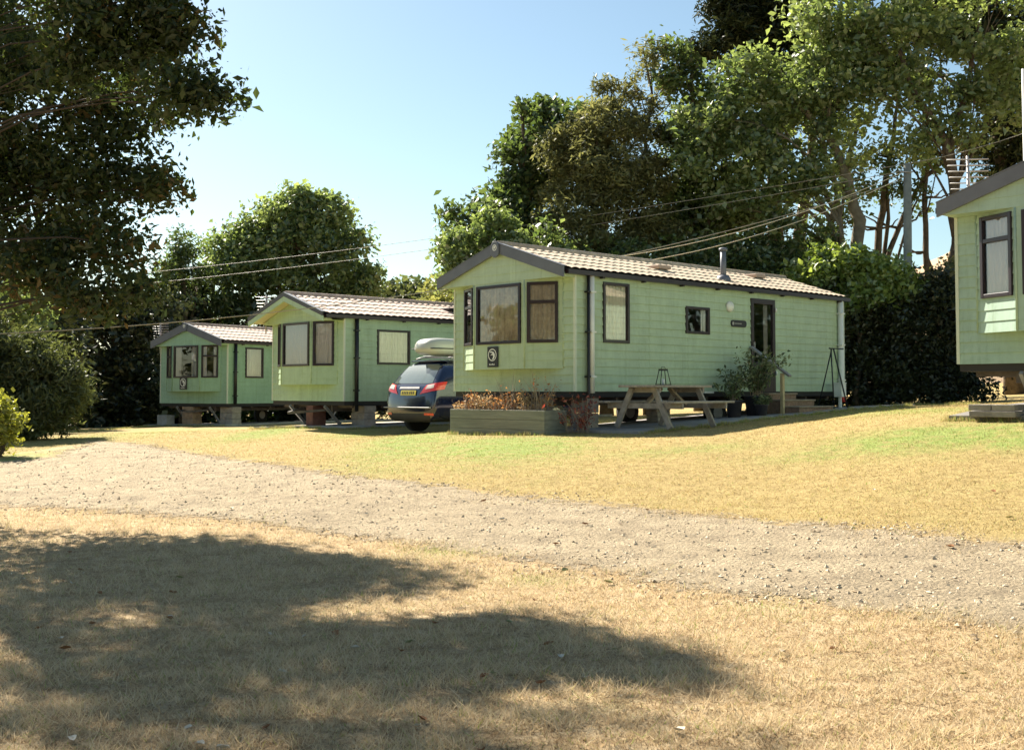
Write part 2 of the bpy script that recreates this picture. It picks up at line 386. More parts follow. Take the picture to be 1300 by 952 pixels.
# ------------------------------------------------------------------ static caravans
def clad(mb, p0, dr, nr, L, z0, z1, holes=(), pitch=0.15, prof=0.019, phase=0.0, tri=None):
    """horizontal lapped boards; wall runs from p0 along dr, outward nr; holes (u0,u1,za,zb). tri(z)->(ua,ub) limits"""
    p0 = Vector((*p0, 0)); dr = Vector((*dr, 0)); nr = Vector((*nr, 0))
    zs = [z0]; k = math.floor((z0 - phase) / pitch) + 1
    while phase + k * pitch < z1 - 1e-4: zs.append(phase + k * pitch); k += 1
    zs.append(z1)
    for a, b in zip(zs[:-1], zs[1:]):
        bot = math.floor((a - phase) / pitch + 1e-6) * pitch + phase
        off = lambda z: prof * (1 - (z - bot) / pitch) + 0.001
        cuts = sorted({a, b} | {h for ho in holes for h in ho[2:] if a < h < b})
        for c, e in zip(cuts[:-1], cuts[1:]):
            mid = (c + e) / 2
            if tri: ua, ub = tri(mid); la, lb = tri(c); ha, hb = tri(e)
            else: ua = la = ha = 0; ub = lb = hb = L
            if ub - ua < 0.01: continue
            segs = [(0, 1)] if not holes else None
            if holes:
                us = [ua]
                for h in sorted(holes):
                    if h[2] <= mid <= h[3]: us += [max(ua, h[0]), min(ub, h[1])]
                us.append(ub)
                for s0, s1 in zip(us[::2], us[1::2]):
                    if s1 - s0 < 1e-4: continue
                    mb.quad(*(p0 + dr * u + nr * off(z) + Vector((0, 0, z)) for u, z in ((s0, c), (s1, c), (s1, e), (s0, e))))
                    if abs(c - a) < 1e-6:
                        mb.quad(p0 + dr * s0 + nr * 0.001 + Vector((0, 0, c)), p0 + dr * s1 + nr * .001 + Vector((0, 0, c)),
                                p0 + dr * s1 + nr * off(c) + Vector((0, 0, c)), p0 + dr * s0 + nr * off(c) + Vector((0, 0, c)))
            else:
                mb.quad(*(p0 + dr * u + nr * off(z) + Vector((0, 0, z)) for u, z in ((la, c), (lb, c), (hb, e), (ha, e))))
                mb.quad(p0 + dr * la + nr * 0.001 + Vector((0, 0, c)), p0 + dr * lb + nr * .001 + Vector((0, 0, c)),
                        p0 + dr * lb + nr * off(c) + Vector((0, 0, c)), p0 + dr * la + nr * off(c) + Vector((0, 0, c)))

def wmat(p0, dr, nr):
    M = Matrix(((dr[0], nr[0], 0, p0[0]), (dr[1], nr[1], 0, p0[1]), (0, 0, 1, 0), (0, 0, 0, 1))); return M

def window(root, p0, dr, nr, u0, u1, za, zb, transom=None, curtain='full', cm=None, fw=0.055, handle=False):
    M = wmat(p0, dr, nr); mb = MB(); o1 = 0.04; o0 = -0.04
    mb.box(u0, u0 + fw, o0, o1, za, zb, M).box(u1 - fw, u1, o0, o1, za, zb, M)
    mb.box(u0 + fw, u1 - fw, o0, o1 - .003, za, za + fw, M).box(u0 + fw, u1 - fw, o0, o1 - .003, zb - fw, zb, M)
    if transom: mb.box(u0 + fw, u1 - fw, o0, o1 - .006, transom - .03, transom + .03, M)
    wn = mb.build('window', M_frame, root, bevel=.006)
    g = MB(); q = [(u0 + fw * .6, za + fw * .6), (u1 - fw * .6, za + fw * .6), (u1 - fw * .6, zb - fw * .6), (u0 + fw * .6, zb - fw * .6)]
    g.quad(*(M @ Vector((a, 0.005, b)) for a, b in q)); g.build('pane', M_glass, wn)
    if curtain:
        parts = {'full': [(u0, u1)], 'sides': [(u0, u0 + (u1 - u0) * .30), (u1 - (u1 - u0) * .30, u1)], 'right': [(u1 - (u1 - u0) * .28, u1)], 'blind': [(u0, u1)],
                 'left': [(u0, u0 + (u1 - u0) * .35)]}[curtain]
        for (a, b) in parts:
            c = MB(); n = max(6, int((b - a) / 0.012)); rr = random.Random(int(a * 1000 + za * 77)); ph = rr.random() * 6
            pts = []
            for i in range(n + 1):
                u = a + (b - a) * i / n
                o = -0.033 + 0.014 * math.sin(u * 62 + ph + 1.6 * math.sin(u * 9 + ph)) + 0.006 * math.sin(u * 140)
                if curtain == 'blind': o = -0.03
                pts.append((u, o))
            for (ua, oa), (ub, ob) in zip(pts[:-1], pts[1:]):
                c.quad(*(M @ Vector(t) for t in ((ua, oa, za + .02), (ub, ob, za + .02), (ub, ob, zb), (ua, oa, zb))), smooth=True)
            c.build('curtain', cm or M_curt, wn)
    return wn

def emblem(root, p0, dr, nr, u, z, wd, ht, words=None):
    M = wmat(p0, dr, nr); pl = MB().box(u - wd / 2, u + wd / 2, 0.016, 0.032, z - ht / 2, z + ht / 2, M).build('emblem_plate', M_black, root)
    r = wd * 0.40; cz = z + ht * 0.10; e = MB(); n = 28
    def ringpt(a, rad): return M @ Vector((u + rad * math.cos(a), 0.037, cz + rad * math.sin(a)))
    for k in range(n):
        a = 2 * math.pi * k / n; b = 2 * math.pi * (k + 1) / n
        e.quad(ringpt(a, r), ringpt(b, r), ringpt(b, r * .84), ringpt(a, r * .84))
    e.build('emblem_ring', M_white, pl)
    b = MB()   # white bird-like swoosh
    up = [(-.62, .52), (-.2, .62), (.3, .5), (.62, .1), (.6, -.35), (.3, -.7), (-.05, -.78), (.22, -.35), (.18, -.05), (-.1, -.02), (-.45, -.1), (-.2, .12), (.12, .22), (-.1, .36), (-.4, .36)]
    b.prism([(x * r * .98, y * r * .98) for x, y in up], M @ Matrix(((1, 0, 0, u), (0, 0, 1, 0.036), (0, 1, 0, cz), (0, 0, 0, 1))), 0.003)
    b.build('emblem_bird', M_white, pl)
    if words:
        t = MB(); x = u - wd * .30
        for k, (hw, hh) in enumerate([(.07, .07), (.05, .05), (.06, .05), (.05, .08), (.06, .05), (.035, .07)]):
            t.box(x, x + wd * hw, .033, .036, z - ht * .40, z - ht * .40 + ht * hh, M); x += wd * (hw + .035)
        t.build('lettering', M_white, pl)
    return pl

def caravan(name, label, corner, zfloor, alpha, paintm, w=3.3, L=8.9, Hh=2.12, style='pediment', fronts=None, side=None, rise=0.54,
            trims=True, pipes=(), barge_h=0.19, emb=None, aerial=None, bay_cm=None, tilem=None, cap=True):
    cx, cy = corner; gz = H(cx, cy); c = zfloor - gz; root = empty('static_caravan', (cx, cy, gz), -alpha)
    tag(root, label, 'static caravan', 'green static caravans')
    T = c + Hh
    fo = 0.36 if style == 'pediment' else 0.68      # roof reach in front
    xm = -w / 2; bh, be, bv = 0.70, 1.37, 0.33      # bay half widths and depth
    side = side or []
    # --- walls
    sw = MB(); holes = [(a, b, c + z0, c + z1) for (a, b, z0, z1, *_) in side]
    clad(sw, (0, 0), (0, 1), (1, 0), L, c, T, holes, phase=c); sw.build('side_wall', paintm, root)
    s2 = MB(); clad(s2, (-w, L), (0, -1), (-1, 0), L, c, T, (), phase=c); s2.build('side_wall', paintm, root)
    rw = MB(); clad(rw, (0, L), (-1, 0), (0, 1), w, c, T, (), phase=c)
    clad(rw, (0, L), (-1, 0), (0, 1), w, T, T + rise - .02, (), phase=c, tri=lambda z: ((z - T) / rise * w / 2, w - (z - T) / rise * w / 2)); rw.build('rear_wall', paintm, root)
    fw = MB(); clad(fw, (-w, 0), (1, 0), (0, -1), w, c, T, [(w / 2 - be + .04, w / 2 + be - .04, c + .45, T - .14)], phase=c); fw.build('front_wall', paintm, root)
    MB().box(-w + .01, -.01, .01, L - .01, c - .10, c + .02).build('floor', M_dark, root)
    MB().quad((-w + .02, .02, T + .01), (-.02, .02, T + .01), (-.02, L - .02, T + .01), (-w + .02, L - .02, T + .01)).build('ceiling', M_dark, root)
    MB().quad((-w + .05, 2.4, c), (-.05, 2.4, c), (-.05, 2.4, T), (-w + .05, 2.4, T)).build('partition', mat('partition', (.14, .10, .08), .8), root)
    # --- bay
    ztop = T - 0.09; zb = c + .415
    A = (xm - be, -.002); B = (xm - bh, -bv); C_ = (xm + bh, -bv); D_ = (xm + be, -.002)
    bay = MB(); wins = []
    def seg(a, b):
        dx, dy = b[0] - a[0], b[1] - a[1]; l = math.hypot(dx, dy); dr = (dx / l, dy / l); nr = (dr[1], -dr[0]); return a, dr, nr, l
    fr = fronts or [dict(tr=None, cu='full'), dict(tr=None, cu='full'), dict(tr=None, cu='full')]
    zw0, zw1 = c + .88, c + 1.985
    for i, (a, b) in enumerate(((A, B), (B, C_), (C_, D_))):
        p0, dr, nr, l = seg(a, b)
        if i == 1: u0, u1 = .09, l - .09
        elif i == 0: u0, u1 = .10, l - .05
        else: u0, u1 = .05, l - .10
        bay_holes = [(u0 + .02, u1 - .02, zw0 + .02, zw1 - .02)]
        clad(bay, p0, dr, nr, l, zb, ztop, bay_holes, phase=zb, pitch=.15, prof=.012 if i != 1 else .004)
        wins.append((p0, dr, nr, u0, u1, fr[i]))
    bay.quad((A[0], A[1], zb), (B[0], B[1], zb), (C_[0], C_[1], zb), (D_[0], D_[1], zb))
    bayo = bay.build('bay', paintm, root)
    for (q, sx) in ((A, -1), (B, -1), (C_, 1), (D_, 1)): MB().tube([(q[0], q[1] - .004, zb + .01), (q[0], q[1] - .004, ztop)], .017, 6).build('bay_trim', paintm, bayo)
    for p0, dr, nr, u0, u1, f in wins:
        window(root, p0, dr, nr, u0, u1, zw0, zw1, f['tr'] and c + f['tr'], f['cu'], f.get('cm'))
    # --- side windows
    for (a, b, z0, z1, kind, *rest) in side:
        if kind != 'door':
            window(root, (0, 0), (0, 1), (1, 0), a, b, c + z0, c + z1, None, kind, rest[0] if rest else None)
    # --- roof
    eo = .07; zr = T + .05; slope = rise / (w / 2); y0, y1 = -fo, L + .12
    zs = lambda x: zr + rise - abs(x - xm) * slope
    tl = MB(); per = 0.205; nyy = int((y1 - y0) / per * 6); rowL = 0.36; half = w / 2 + eo; nrow = int(math.ceil(half / rowL))
    tv = []; tf = []
    for sgn in (-1, 1):
        rows = []
        for r_ in range(nrow):
            a = half - r_ * rowL; b = max(0.0, half - (r_ + 1) * rowL)
            rows += [(a, 0.022), (b + .001 + (0 if b == 0 else 0), 0.004)]
        base = len(tv); M_ = len(rows)
        for (xx, up) in rows:
            for j in range(nyy + 1):
                yy = y0 + (y1 - y0) * j / nyy; wv = abs(math.sin(math.pi * (yy - y0) / per)) ** 0.8 * 0.024
                tv.append((xm + sgn * xx, yy, zr + rise - xx * slope + .02 + up + wv))
        for a in range(M_ - 1):
            for j in range(nyy):
                k = base + a * (nyy + 1) + j; q = (k, k + 1, k + nyy + 2, k + nyy + 1)
                tf.append(q if sgn < 0 else q[::-1])
    tl.v = tv; tl.f = tf; tl.sm = [False] * len(tf)
    # ridge
    ro = tl.build('roof', tilem or M_tile, root)
    MB().tube([(xm, y0 + .01, zr + rise + .035), (xm, y1, zr + rise + .035)], .075, 10).build('ridge_cap', tilem or M_tile, ro)
    dk = MB()
    for sgn in (-1, 1):
        dk.quad((xm, y0 + .02, zr + rise + .012), (xm + sgn * half, y0 + .02, zr - eo * slope + .012), (xm + sgn * half, y1, zr - eo * slope + .012), (xm, y1, zr + rise + .012))
        # eave soffit
        dk.quad((xm + sgn * w / 2, y0 + .02, zr - .055), (xm + sgn * half, y0 + .02, zr - eo * slope - .03), (xm + sgn * half, y1, zr - eo * slope - .03), (xm + sgn * w / 2, y1, zr - .055))
    dk.build('roof_deck', M_dark, ro)
    for sgn in (-1, 1):
        g = MB(); gx = xm + sgn * (half + .035)
        g.box(min(gx - .045, gx + .045), gx + .045, y0 + .05, y1 - .02, zr - eo * slope - .075, zr - eo * slope + .005)
        k = 0.6
        while k < L:
            g.box(gx - .06, gx + .03, k, k + .05, zr - eo * slope - .105, zr - eo * slope - .07); k += 1.15
        g.build('gutter', M_frame, root)
    # --- front gable
    yb = -fo
    def slab(mb, ybk, yfr, dz0, dz1, xo=half):
        for sgn in (-1, 1):
            P1 = [(xm, dz0), (xm + sgn * xo, dz0 - xo * slope), (xm + sgn * xo, dz1 - xo * slope), (xm, dz1)]
            v = [(x, ybk, zr + rise + z) for x, z in P1] + [(x, yfr, zr + rise + z) for x, z in P1]
            i = len(mb.v); mb.v += v
            for f in ((0, 1, 2, 3), (7, 6, 5, 4), (0, 4, 5, 1), (1, 5, 6, 2), (2, 6, 7, 3), (3, 7, 4, 0)): mb.f.append(tuple(i + q for q in f)); mb.sm.append(False)
    bb = MB(); slab(bb, yb + .0, yb - .045, -barge_h + .06, .062, half + .02); bargo = bb.build('bargeboard', M_plastic if style == 'pediment' else M_frame, root)
    tp = MB(); slab(tp, yb + .06, yb - .052, .064, .078, half + .025); tp.build('verge_trim', M_plastic, bargo)
    if cap:
        cp = MB(); n = 16; poly = [(.105 * math.cos(a), -.02 + .10 * math.sin(a)) for a in [math.pi * k / n for k in range(n + 1)]] + [(-.105, -.12)] + [(.105 * math.cos(a), -.14 + .09 * math.sin(a)) for a in [math.pi + math.pi * k / n for k in range(1, n)]] + [(.105, -.12)]
        Mx = Matrix(((1, 0, 0, xm), (0, 0, -1, yb - .046), (0, 1, 0, zr + rise + .01), (0, 0, 0, 1)))
        cp.prism(poly, Mx, .035); co = cp.build('ridge_boss', M_plastic, bargo, bevel=.008)
        rg = MB()
        for k in range(20):
            a = 2 * math.pi * k / 20; b = 2 * math.pi * (k + 1) / 20
            f = lambda t, r: Mx @ Vector((r * math.cos(t), -.045 + r * math.sin(t), .037))
            rg.quad(f(a, .06), f(b, .06), f(b, .042), f(a, .042))
        rg.prism([(.03 * math.cos(a), -.045 + .03 * math.sin(a)) for a in [0.4 + k * .5 for k in range(9)]], Mx, .037)
        rg.build('badge', M_white, co)
    if style == 'pediment':
        pz = T - .09; ph = MB()
        top = zr + rise - .03; xh = half - .05
        tri = lambda z: (w / 2 - min(xh, (zr + rise - z) / slope), w / 2 + min(xh, (zr + rise - z) / slope))
        clad(ph, (-w, yb + .03), (1, 0), (0, -1), w, pz, zr + rise - .04, (), phase=pz, prof=.010, tri=tri)
        ph.quad((xm - xh, yb + .03, pz), (xm + xh, yb + .03, pz), (xm + xh, .02, pz), (xm - xh, .02, pz))
        for sgn in (-1, 1):
            ph.quad((xm + sgn * xh, yb + .03, pz), (xm + sgn * xh, .02, pz), (xm + sgn * xh, .02, zr - .06), (xm + sgn * xh, yb + .03, zr - .06))
        ph.build('gable', paintm, root)
    else:
        ph = MB(); yg = -bv + .0; pz = T - .09
        tri = lambda z: (w / 2 - min(w / 2 - .02, (zr + rise - .10 - z) / slope), w / 2 + min(w / 2 - .02, (zr + rise - .10 - z) / slope))
        clad(ph, (-w, yg), (1, 0), (0, -1), w, pz, zr + rise - .12, (), phase=pz, prof=.006, tri=tri)
        ph.quad((-w + .02, yg, pz), (-.02, yg, pz), (-.02, .02, pz), (-w + .02, .02, pz))
        ph.build('gable', paintm, root)
        sf = MB()
        for sgn in (-1, 1):
            sf.quad((xm, yb, zr + rise - .09), (xm + sgn * half, yb, zr - eo * slope - .09), (xm + sgn * half, .0, zr - eo * slope - .09), (xm, .0, zr + rise - .09))
        sf.build('soffit', mat('soffit', (.46, .44, .28), .6), root)
        f2 = MB(); slab(f2, yb + .01, yb - .035, -barge_h + .06 - .13, -barge_h + .058, half + .02); f2.build('fascia', paintm, root)
    # --- trims and pipes
    if trims:
        for (x, y) in ((0, 0), (-w, 0), (0, L), (-w, L)):
            MB().box(x - .022, x + .022, y - .022, y + .022, c + .002, T).build('corner_trim', mat('corner trim', (.55, .60, .48), .5), root)
    for (s, m_, r, zlo, elb) in pipes:
        p = MB(); pts = [(.075, s, T - .02), (.075, s, c + zlo)]
        if elb: pts += [(.10, s, c + zlo - .10)]
        p.tube(pts, r, 10); po = p.build('downpipe', m_, root)
        for z in (T - .35, c + 1.05, c + .25): MB().box(.01, .075 + r + .008, s - r - .012, s + r + .012, z, z + .03).build('pipe_clip', m_, po)
    # --- underside
    ch = MB()
    for x in (-.75, -w + .75): ch.box(x - .035, x + .035, .15, L - .15, c - .26, c - .10)
    k = .3
    while k < L: ch.box(-w + .1, -.1, k, k + .06, c - .17, c - .102); k += .9
    ch.beam((xm, -.55, c - .30), (-.85, .4, c - .2), .05, .06).beam((xm, -.55, c - .30), (-w + .85, .4, c - .2), .05, .06)
    cho = ch.build('chassis', M_steel, root)
    for sx in (-.45, -w + .45):
        for yy in (L * .52,):
            wl = MB(); r0 = .29; wl.tube([(sx - .08, yy, r0 - .02), (sx + .08, yy, r0 - .02)], r0, 22); wo_ = wl.build('wheel', M_rubber, root)
            MB().tube([(sx - .09, yy, r0 - .02), (sx + .09, yy, r0 - .02)], .15, 16).build('rim', M_galv, wo_)
    for sx in (-.85, -w + .85):
        for yt, yy in ((.0, .48), (L - .05, L - .5)):
            jl = MB(); zt = c - .12; jl.beam((sx, yt, zt), (sx, yy, .07), .07, .05, (1, 0, 0)); jl.beam((sx, yt * .2 + yy * .8, zt), (sx, yt * .6 + yy * .4, zt * .6 + .03), .04, .03, (1, 0, 0))
            jl.box(sx - .09, sx + .09, yy - .09, yy + .09, .03, .055); jl.build('jack_leg', M_galv, root)
    if emb:
        emblem(root, B, (1, 0), (0, -1), bh + emb[0], c + emb[1], emb[2], emb[3], True)
    if aerial:
        (ax, ay, az) = aerial; a = MB(); zt = T + az
        a.tube([(ax, ay, T - .3), (ax, ay, zt)], .018, 6)
        for k in range(7):
            zz = zt - .05 - k * .085; hw = .30 - k * .006
            a.tube([(ax - hw * .75, ay - hw * .62 + k * .01, zz), (ax + hw * .75, ay + hw * .62 + k * .01, zz)], .010, 5)
        a.tube([(ax, ay + .02, zt), (ax, ay + .06, zt - .66)], .012, 5)
        a.build('tv_aerial', M_galv, root)
    return root, c, T

ALF = R(47)
P1m = paint('green paint main caravan', (0.40, 0.50, 0.335))
P2m = paint('green paint second caravan', (0.385, 0.51, 0.325))
P3m = paint('green paint far caravan', (0.285, 0.45, 0.30))
P4m = paint('green paint right caravan', (0.33, 0.45, 0.355))
tile_pink = mat('pinkish roof tiles', (0.46, 0.34, 0.27), 0.75, var=0.25, scale=2.5, bump=0.3, bscale=60)

van1, c1, T1 = caravan('main', 'long sage green static caravan with flue, dark door and picnic table beside it', (1.12, 20.2), 0.0, ALF, P1m, L=8.95,
    fronts=[dict(tr=1.62, cu='right', cm=M_curtc), dict(tr=None, cu='full', cm=M_curt_refl), dict(tr=1.62, cu='full', cm=M_curt_refl)],
    side=[(.72, 1.44, .89, 2.0, 'full', M_curtc), (3.12, 3.88, 1.14, 1.68, 'right', M_curt), (5.30, 6.17, -.02, 1.96, 'door')],
    pipes=((.27, M_black, .026, -.02, True), (.36, M_white, .05, -.03, False), (8.72, M_white, .065, -.02, True)), emb=(.02-.16, .645, .29, .38))
van2, c2, T2 = caravan('second', 'green static caravan with overhanging gable and net curtains behind the dark blue car', (-4.115, 27.9), -.24, ALF, P2m, L=9.2, w=3.3, Hh=2.08, style='open', barge_h=.09, cap=False,
    side=[(.98, 2.02, .92, 1.80, 'full', M_curtc)], pipes=((.32, M_black, .05, -.25, False),), aerial=(-3.35, -.2, .72), tilem=tile_pink)
van3, c3, T3 = caravan('far', 'small far green static caravan with open curtains at its centre window', (-9.63, 38.5), -.41, R(33), P3m, L=8.5, w=3.35, Hh=2.08, rise=.56, barge_h=.24,
    fronts=[dict(tr=1.62, cu='full', cm=M_curtc), dict(tr=None, cu='sides', cm=M_curt), dict(tr=1.62, cu='sides', cm=M_curt)],
    side=[(.80, 1.65, .88, 1.93, 'full', M_curt)], pipes=((.30, M_black, .055, -.02, False),), emb=(-.1, .68, .36, .40), aerial=(-3.55, .1, .78), tilem=tile_pink)
cx4 = 6.17 + 3.3 * .682; cy4 = 15.7 - 3.3 * .7315
van4, c4, T4 = caravan('right', 'green static caravan cut off by the right edge, raised on blocks above a concrete slab', (cx4, cy4), .375, ALF, P4m, L=8.9,
    fronts=[dict(tr=1.65, cu='full', cm=M_curt), dict(tr=None, cu='full', cm=M_curt), dict(tr=None, cu='full', cm=M_curt)],
    side=[(.72, 1.44, .89, 2.0, 'full', M_curtc)], aerial=(-3.5, .8, .92), pipes=((.36, M_white, .05, -.03, False),))

# --- fittings of the main caravan
def W1(s, p, z):                      # local coordinates of the side wall: s along, p out
    return Vector((p, s, z + c1))
dm = MB(); u0, u1 = 5.30, 6.17
for (a, b, z0, z1) in ((u0, u0 + .09, -.02, 1.96), (u1 - .09, u1, -.02, 1.96), (u0 + .09, u1 - .09, 1.85, 1.96), (u0 + .09, u1 - .09, -.02, .62)):
    dm.box(-.03, .035, a, b, c1 + z0, c1 + z1)
door = dm.build('door', M_frame, van1, bevel=.005)
MB().quad((.0, u0 + .08, c1 + .6), (.0, u1 - .08, c1 + .6), (.0, u1 - .08, c1 + 1.87), (.0, u0 + .08, c1 + 1.87)).build('pane', M_glass, door)
MB().box(-.12, -.1, u0 + .62, u1 - .10, c1 + .6, c1 + 1.87).build('curtain', mat('door curtain', (.35, .33, .33), .9), door)
MB().box(.037, .07, u0 + .05, u0 + .075, c1 + .9, c1 + 1.04).build('handle', M_galv, door)
for z in (1.70, .35): MB().tube([(.05, u1 + .005, c1 + z), (.05, u1 + .005, c1 + z + .09)], .022, 8).build('hinge', M_white, door)
lm = MB(); lm.v = []; 
bm = bmesh.new(); bmesh.ops.create_uvsphere(bm, u_segments=20, v_segments=12, radius=.125)
for v_ in bm.verts: v_.co.x = max(0, v_.co.x) * .55; v_.co.z *= .92
me = bpy.data.meshes.new('wall_lamp'); bm.to_mesh(me); bm.free(); me.materials.append(mat('lamp glass', (.72, .72, .66), .3)); me.polygons.foreach_set('use_smooth', [True] * len(me.polygons))
lo = bpy.data.objects.new('wall_lamp', me); col.objects.link(lo); lo.parent = van1; lo.location = (.017, 4.56, c1 + 1.74)
# oval name plate
poly = [(-.20 + .07 * math.cos(a), .07 * math.sin(a)) for a in [math.pi / 2 + math.pi * k / 10 for k in range(11)]] + [(.20 + .07 * math.cos(a), .07 * math.sin(a)) for a in [-math.pi / 2 + math.pi * k / 10 for k in range(11)]]
MP = Matrix(((0, 0, 1, .018), (1, 0, 0, 4.86), (0, 1, 0, c1 + 1.40), (0, 0, 0, 1)))
npz = MB().prism(poly, MP, .015).build('name_plate', M_black, van1)
g = MB(); g.prism([(-.2 + .035 * math.cos(k * math.pi / 5), .035 * math.sin(k * math.pi / 5)) for k in range(10)], MP @ Matrix.Translation((0, 0, .015)), .003)
x = -.13
for hw in (.03, .022, .03, .018, .026, .022): g.box(x, x + hw, -.012, .012, .0, .002, MP @ Matrix.Translation((0, 0, .016))); x += hw + .013
g.build('lettering', M_galv, npz)
# flue and roof vents
def roofz(xl): return T1 + .05 + .54 - abs(xl + 1.65) * .54 / 1.65 + .05
fx, fy = -.42, 4.95
fl = MB(); fl.tube([(fx, fy, roofz(fx) - .05), (fx, fy, roofz(fx) + .62)], .062, 14); fo_ = fl.build('flue', M_plastic, van1)
MB().lathe([(.03, 0), (.09, .01), (.09, .05), (.055, .07)], (fx, fy, roofz(fx) + .60), 16).build('cowl', M_plastic, fo_)
MB().lathe([(.17, -.08), (.15, .02), (.12, .07), (.065, .09)], (fx, fy, roofz(fx) - .0), 16).build('flashing', M_plastic, fo_)
for (vx, vy) in ((-.85, 3.35), (-1.2, 7.2)):
    MB().box(vx - .17, vx + .17, vy - .20, vy + .20, roofz(vx) - .02, roofz(vx) + .065).build('roof_vent', mat('vent', (.42, .30, .22), .7), van1, bevel=.02)
MB().box(-1.0, -.66, 3.9, 4.3, T2 + .05 + .33, T2 + .05 + .40).build('roof_vent', M_frame, van2, bevel=.02)
MB().box(.02, .14, 3.55, 3.85, c1 - .035, c1 + .005).build('outlet_ledge', M_white, van1)
MB().tube([(.10, 8.72, c1 - .10), (.10, 8.72, c1 - .24)], .085, 12).build('drain_cap', mat('red plastic', (.45, .03, .02), .5), van1)

# ------------------------------------------------------------------ slabs under the vans (structure)
def world(root, x, y, z=None):
    M = Matrix.Translation(root.location) @ Matrix.Rotation(root.rotation_euler.z, 4, 'Z'); p = M @ Vector((x, y, 0))
    if z is None: z = H(p.x, p.y)
    else: z = root.location.z + z
    return Vector((p.x, p.y, z))
def slab_on(root, x0, x1, y0, y1, top=.05, mm=None, name='concrete_slab'):
    mb = MB(); rows = []
    n, k = 7, 13
    for j in range(k + 1):
        for i in range(n + 1):
            p = world(root, x0 + (x1 - x0) * i / n, y0 + (y1 - y0) * j / k); rows.append((p.x, p.y, p.z + top))
    N = n + 1; mb.v = rows + [(x_, y_, z_ - top - .15) for x_, y_, z_ in rows]; T_ = len(rows)
    for j in range(k):
        for i in range(n): a = j * N + i; mb.f.append((a, a + 1, a + N + 1, a + N))
    ring = [i for i in range(N)] + [j * N + n for j in range(1, k + 1)] + [k * N + i for i in range(n - 1, -1, -1)] + [j * N for j in range(k - 1, 0, -1)]
    for a, b in zip(ring, ring[1:] + ring[:1]): mb.f.append((a, a + T_, b + T_, b))
    mb.sm = [False] * len(mb.f)
    return tag(mb.build(name, mm or M_conc, None), kind='structure')
slab_on(van1, -3.2, 1.55, -.1, 9.3, .045, mat('patio paving', (.30, .275, .26), .9, var=.25, scale=3, bump=.4, bscale=25))
slab_on(van2, -3.5, .35, -.45, 9.4, .06); slab_on(van3, -3.7, .4, -.45, 9.0, .06)
slab_on(van4, -3.4, .3, -.12, 9.3, .07, mat('dark slab', (.17, .155, .14), .9, var=.25, scale=4, bump=.4, bscale=30))

# ------------------------------------------------------------------ piers
def pier(root, x, y, sx, sy, top, label, m_=None, n=3, group='block piers under the caravans', rz=0):
    p = world(root, x, y); p.z += .045; hgt = (root.location.z + top) - p.z
    o = MB(); k = n
    for j in range(k):
        a = random.uniform(-.012, .012); b = random.uniform(-.012, .012); z0 = hgt * j / k; z1 = hgt * (j + 1) / k - .008
        if j % 2: 
            o.box(-sx / 2 + a, -.006 + a, -sy / 2 + b, sy / 2 + b, z0, z1); o.box(.006 + a, sx / 2 + a, -sy / 2 + b, sy / 2 + b, z0, z1)
        else: o.box(-sx / 2 + a, sx / 2 + a, -sy / 2 + b, sy / 2 + b, z0, z1)
    ob = o.build('block_pier', m_ or M_concb, None, bevel=.008); ob.location = p; ob.rotation_euler.z = root.rotation_euler.z + rz
    return tag(ob, label, 'block pier', group)
M_red = mat('brown painted block', (.17, .07, .05), .8, var=.3)
pier(van1, -.28, .55, .42, .30, c1 - .11, 'sandy block pier under the near corner of the long caravan, behind the picnic table', n=2)
pier(van1, -.75, 3.2, .3, .4, c1 - .27, 'block pier deep in the shade under the long caravan behind the table')
pier(van1, -.75, 7.4, .3, .4, c1 - .27, 'block pier under the long caravan right of the doorsteps')
pier(van1, -2.55, .8, .3, .4, c1 - .27, 'block pier behind the planter under the front left of the long caravan')
pier(van2, -.22, .75, .55, .35, c2 - .11, 'wide brown block pier under the second caravan just left of the car', n=3)
pier(van2, -1.45, .15, .30, .40, c2 - .11, 'dark red brown pier between the two jack legs of the second caravan', M_red, n=1)
pier(van2, -2.55, 2.5, .3, .4, c2 - .27, 'shaded pier at the back left under the second caravan')
pier(van3, -1.95, .2, .55, .40, c3 - .11, 'timber coloured block pier under the middle of the far caravan front', mat('sandy block', (.36, .24, .15), .9, var=.3), n=3)
pier(van3, -.20, .35, .60, .40, c3 - .11, 'stepped block pier under the right front corner of the far caravan', n=3)
pier(van3, -3.0, -.05, .50, .35, .34, 'low pale concrete block under the left jack leg of the far caravan', M_conc, n=1)
pier(van4, -2.75, -.05, .62, .42, .20, 'low pair of concrete blocks on the slab of the right hand caravan', mat('old block', (.24, .21, .18), .9, var=.3, scale=6, bump=.5), n=2)
pier(van4, -2.35, .75, .50, .50, c4 - .11, 'reddish block pier under the right hand caravan', mat('pink block', (.38, .24, .18), .9, var=.25), n=3)

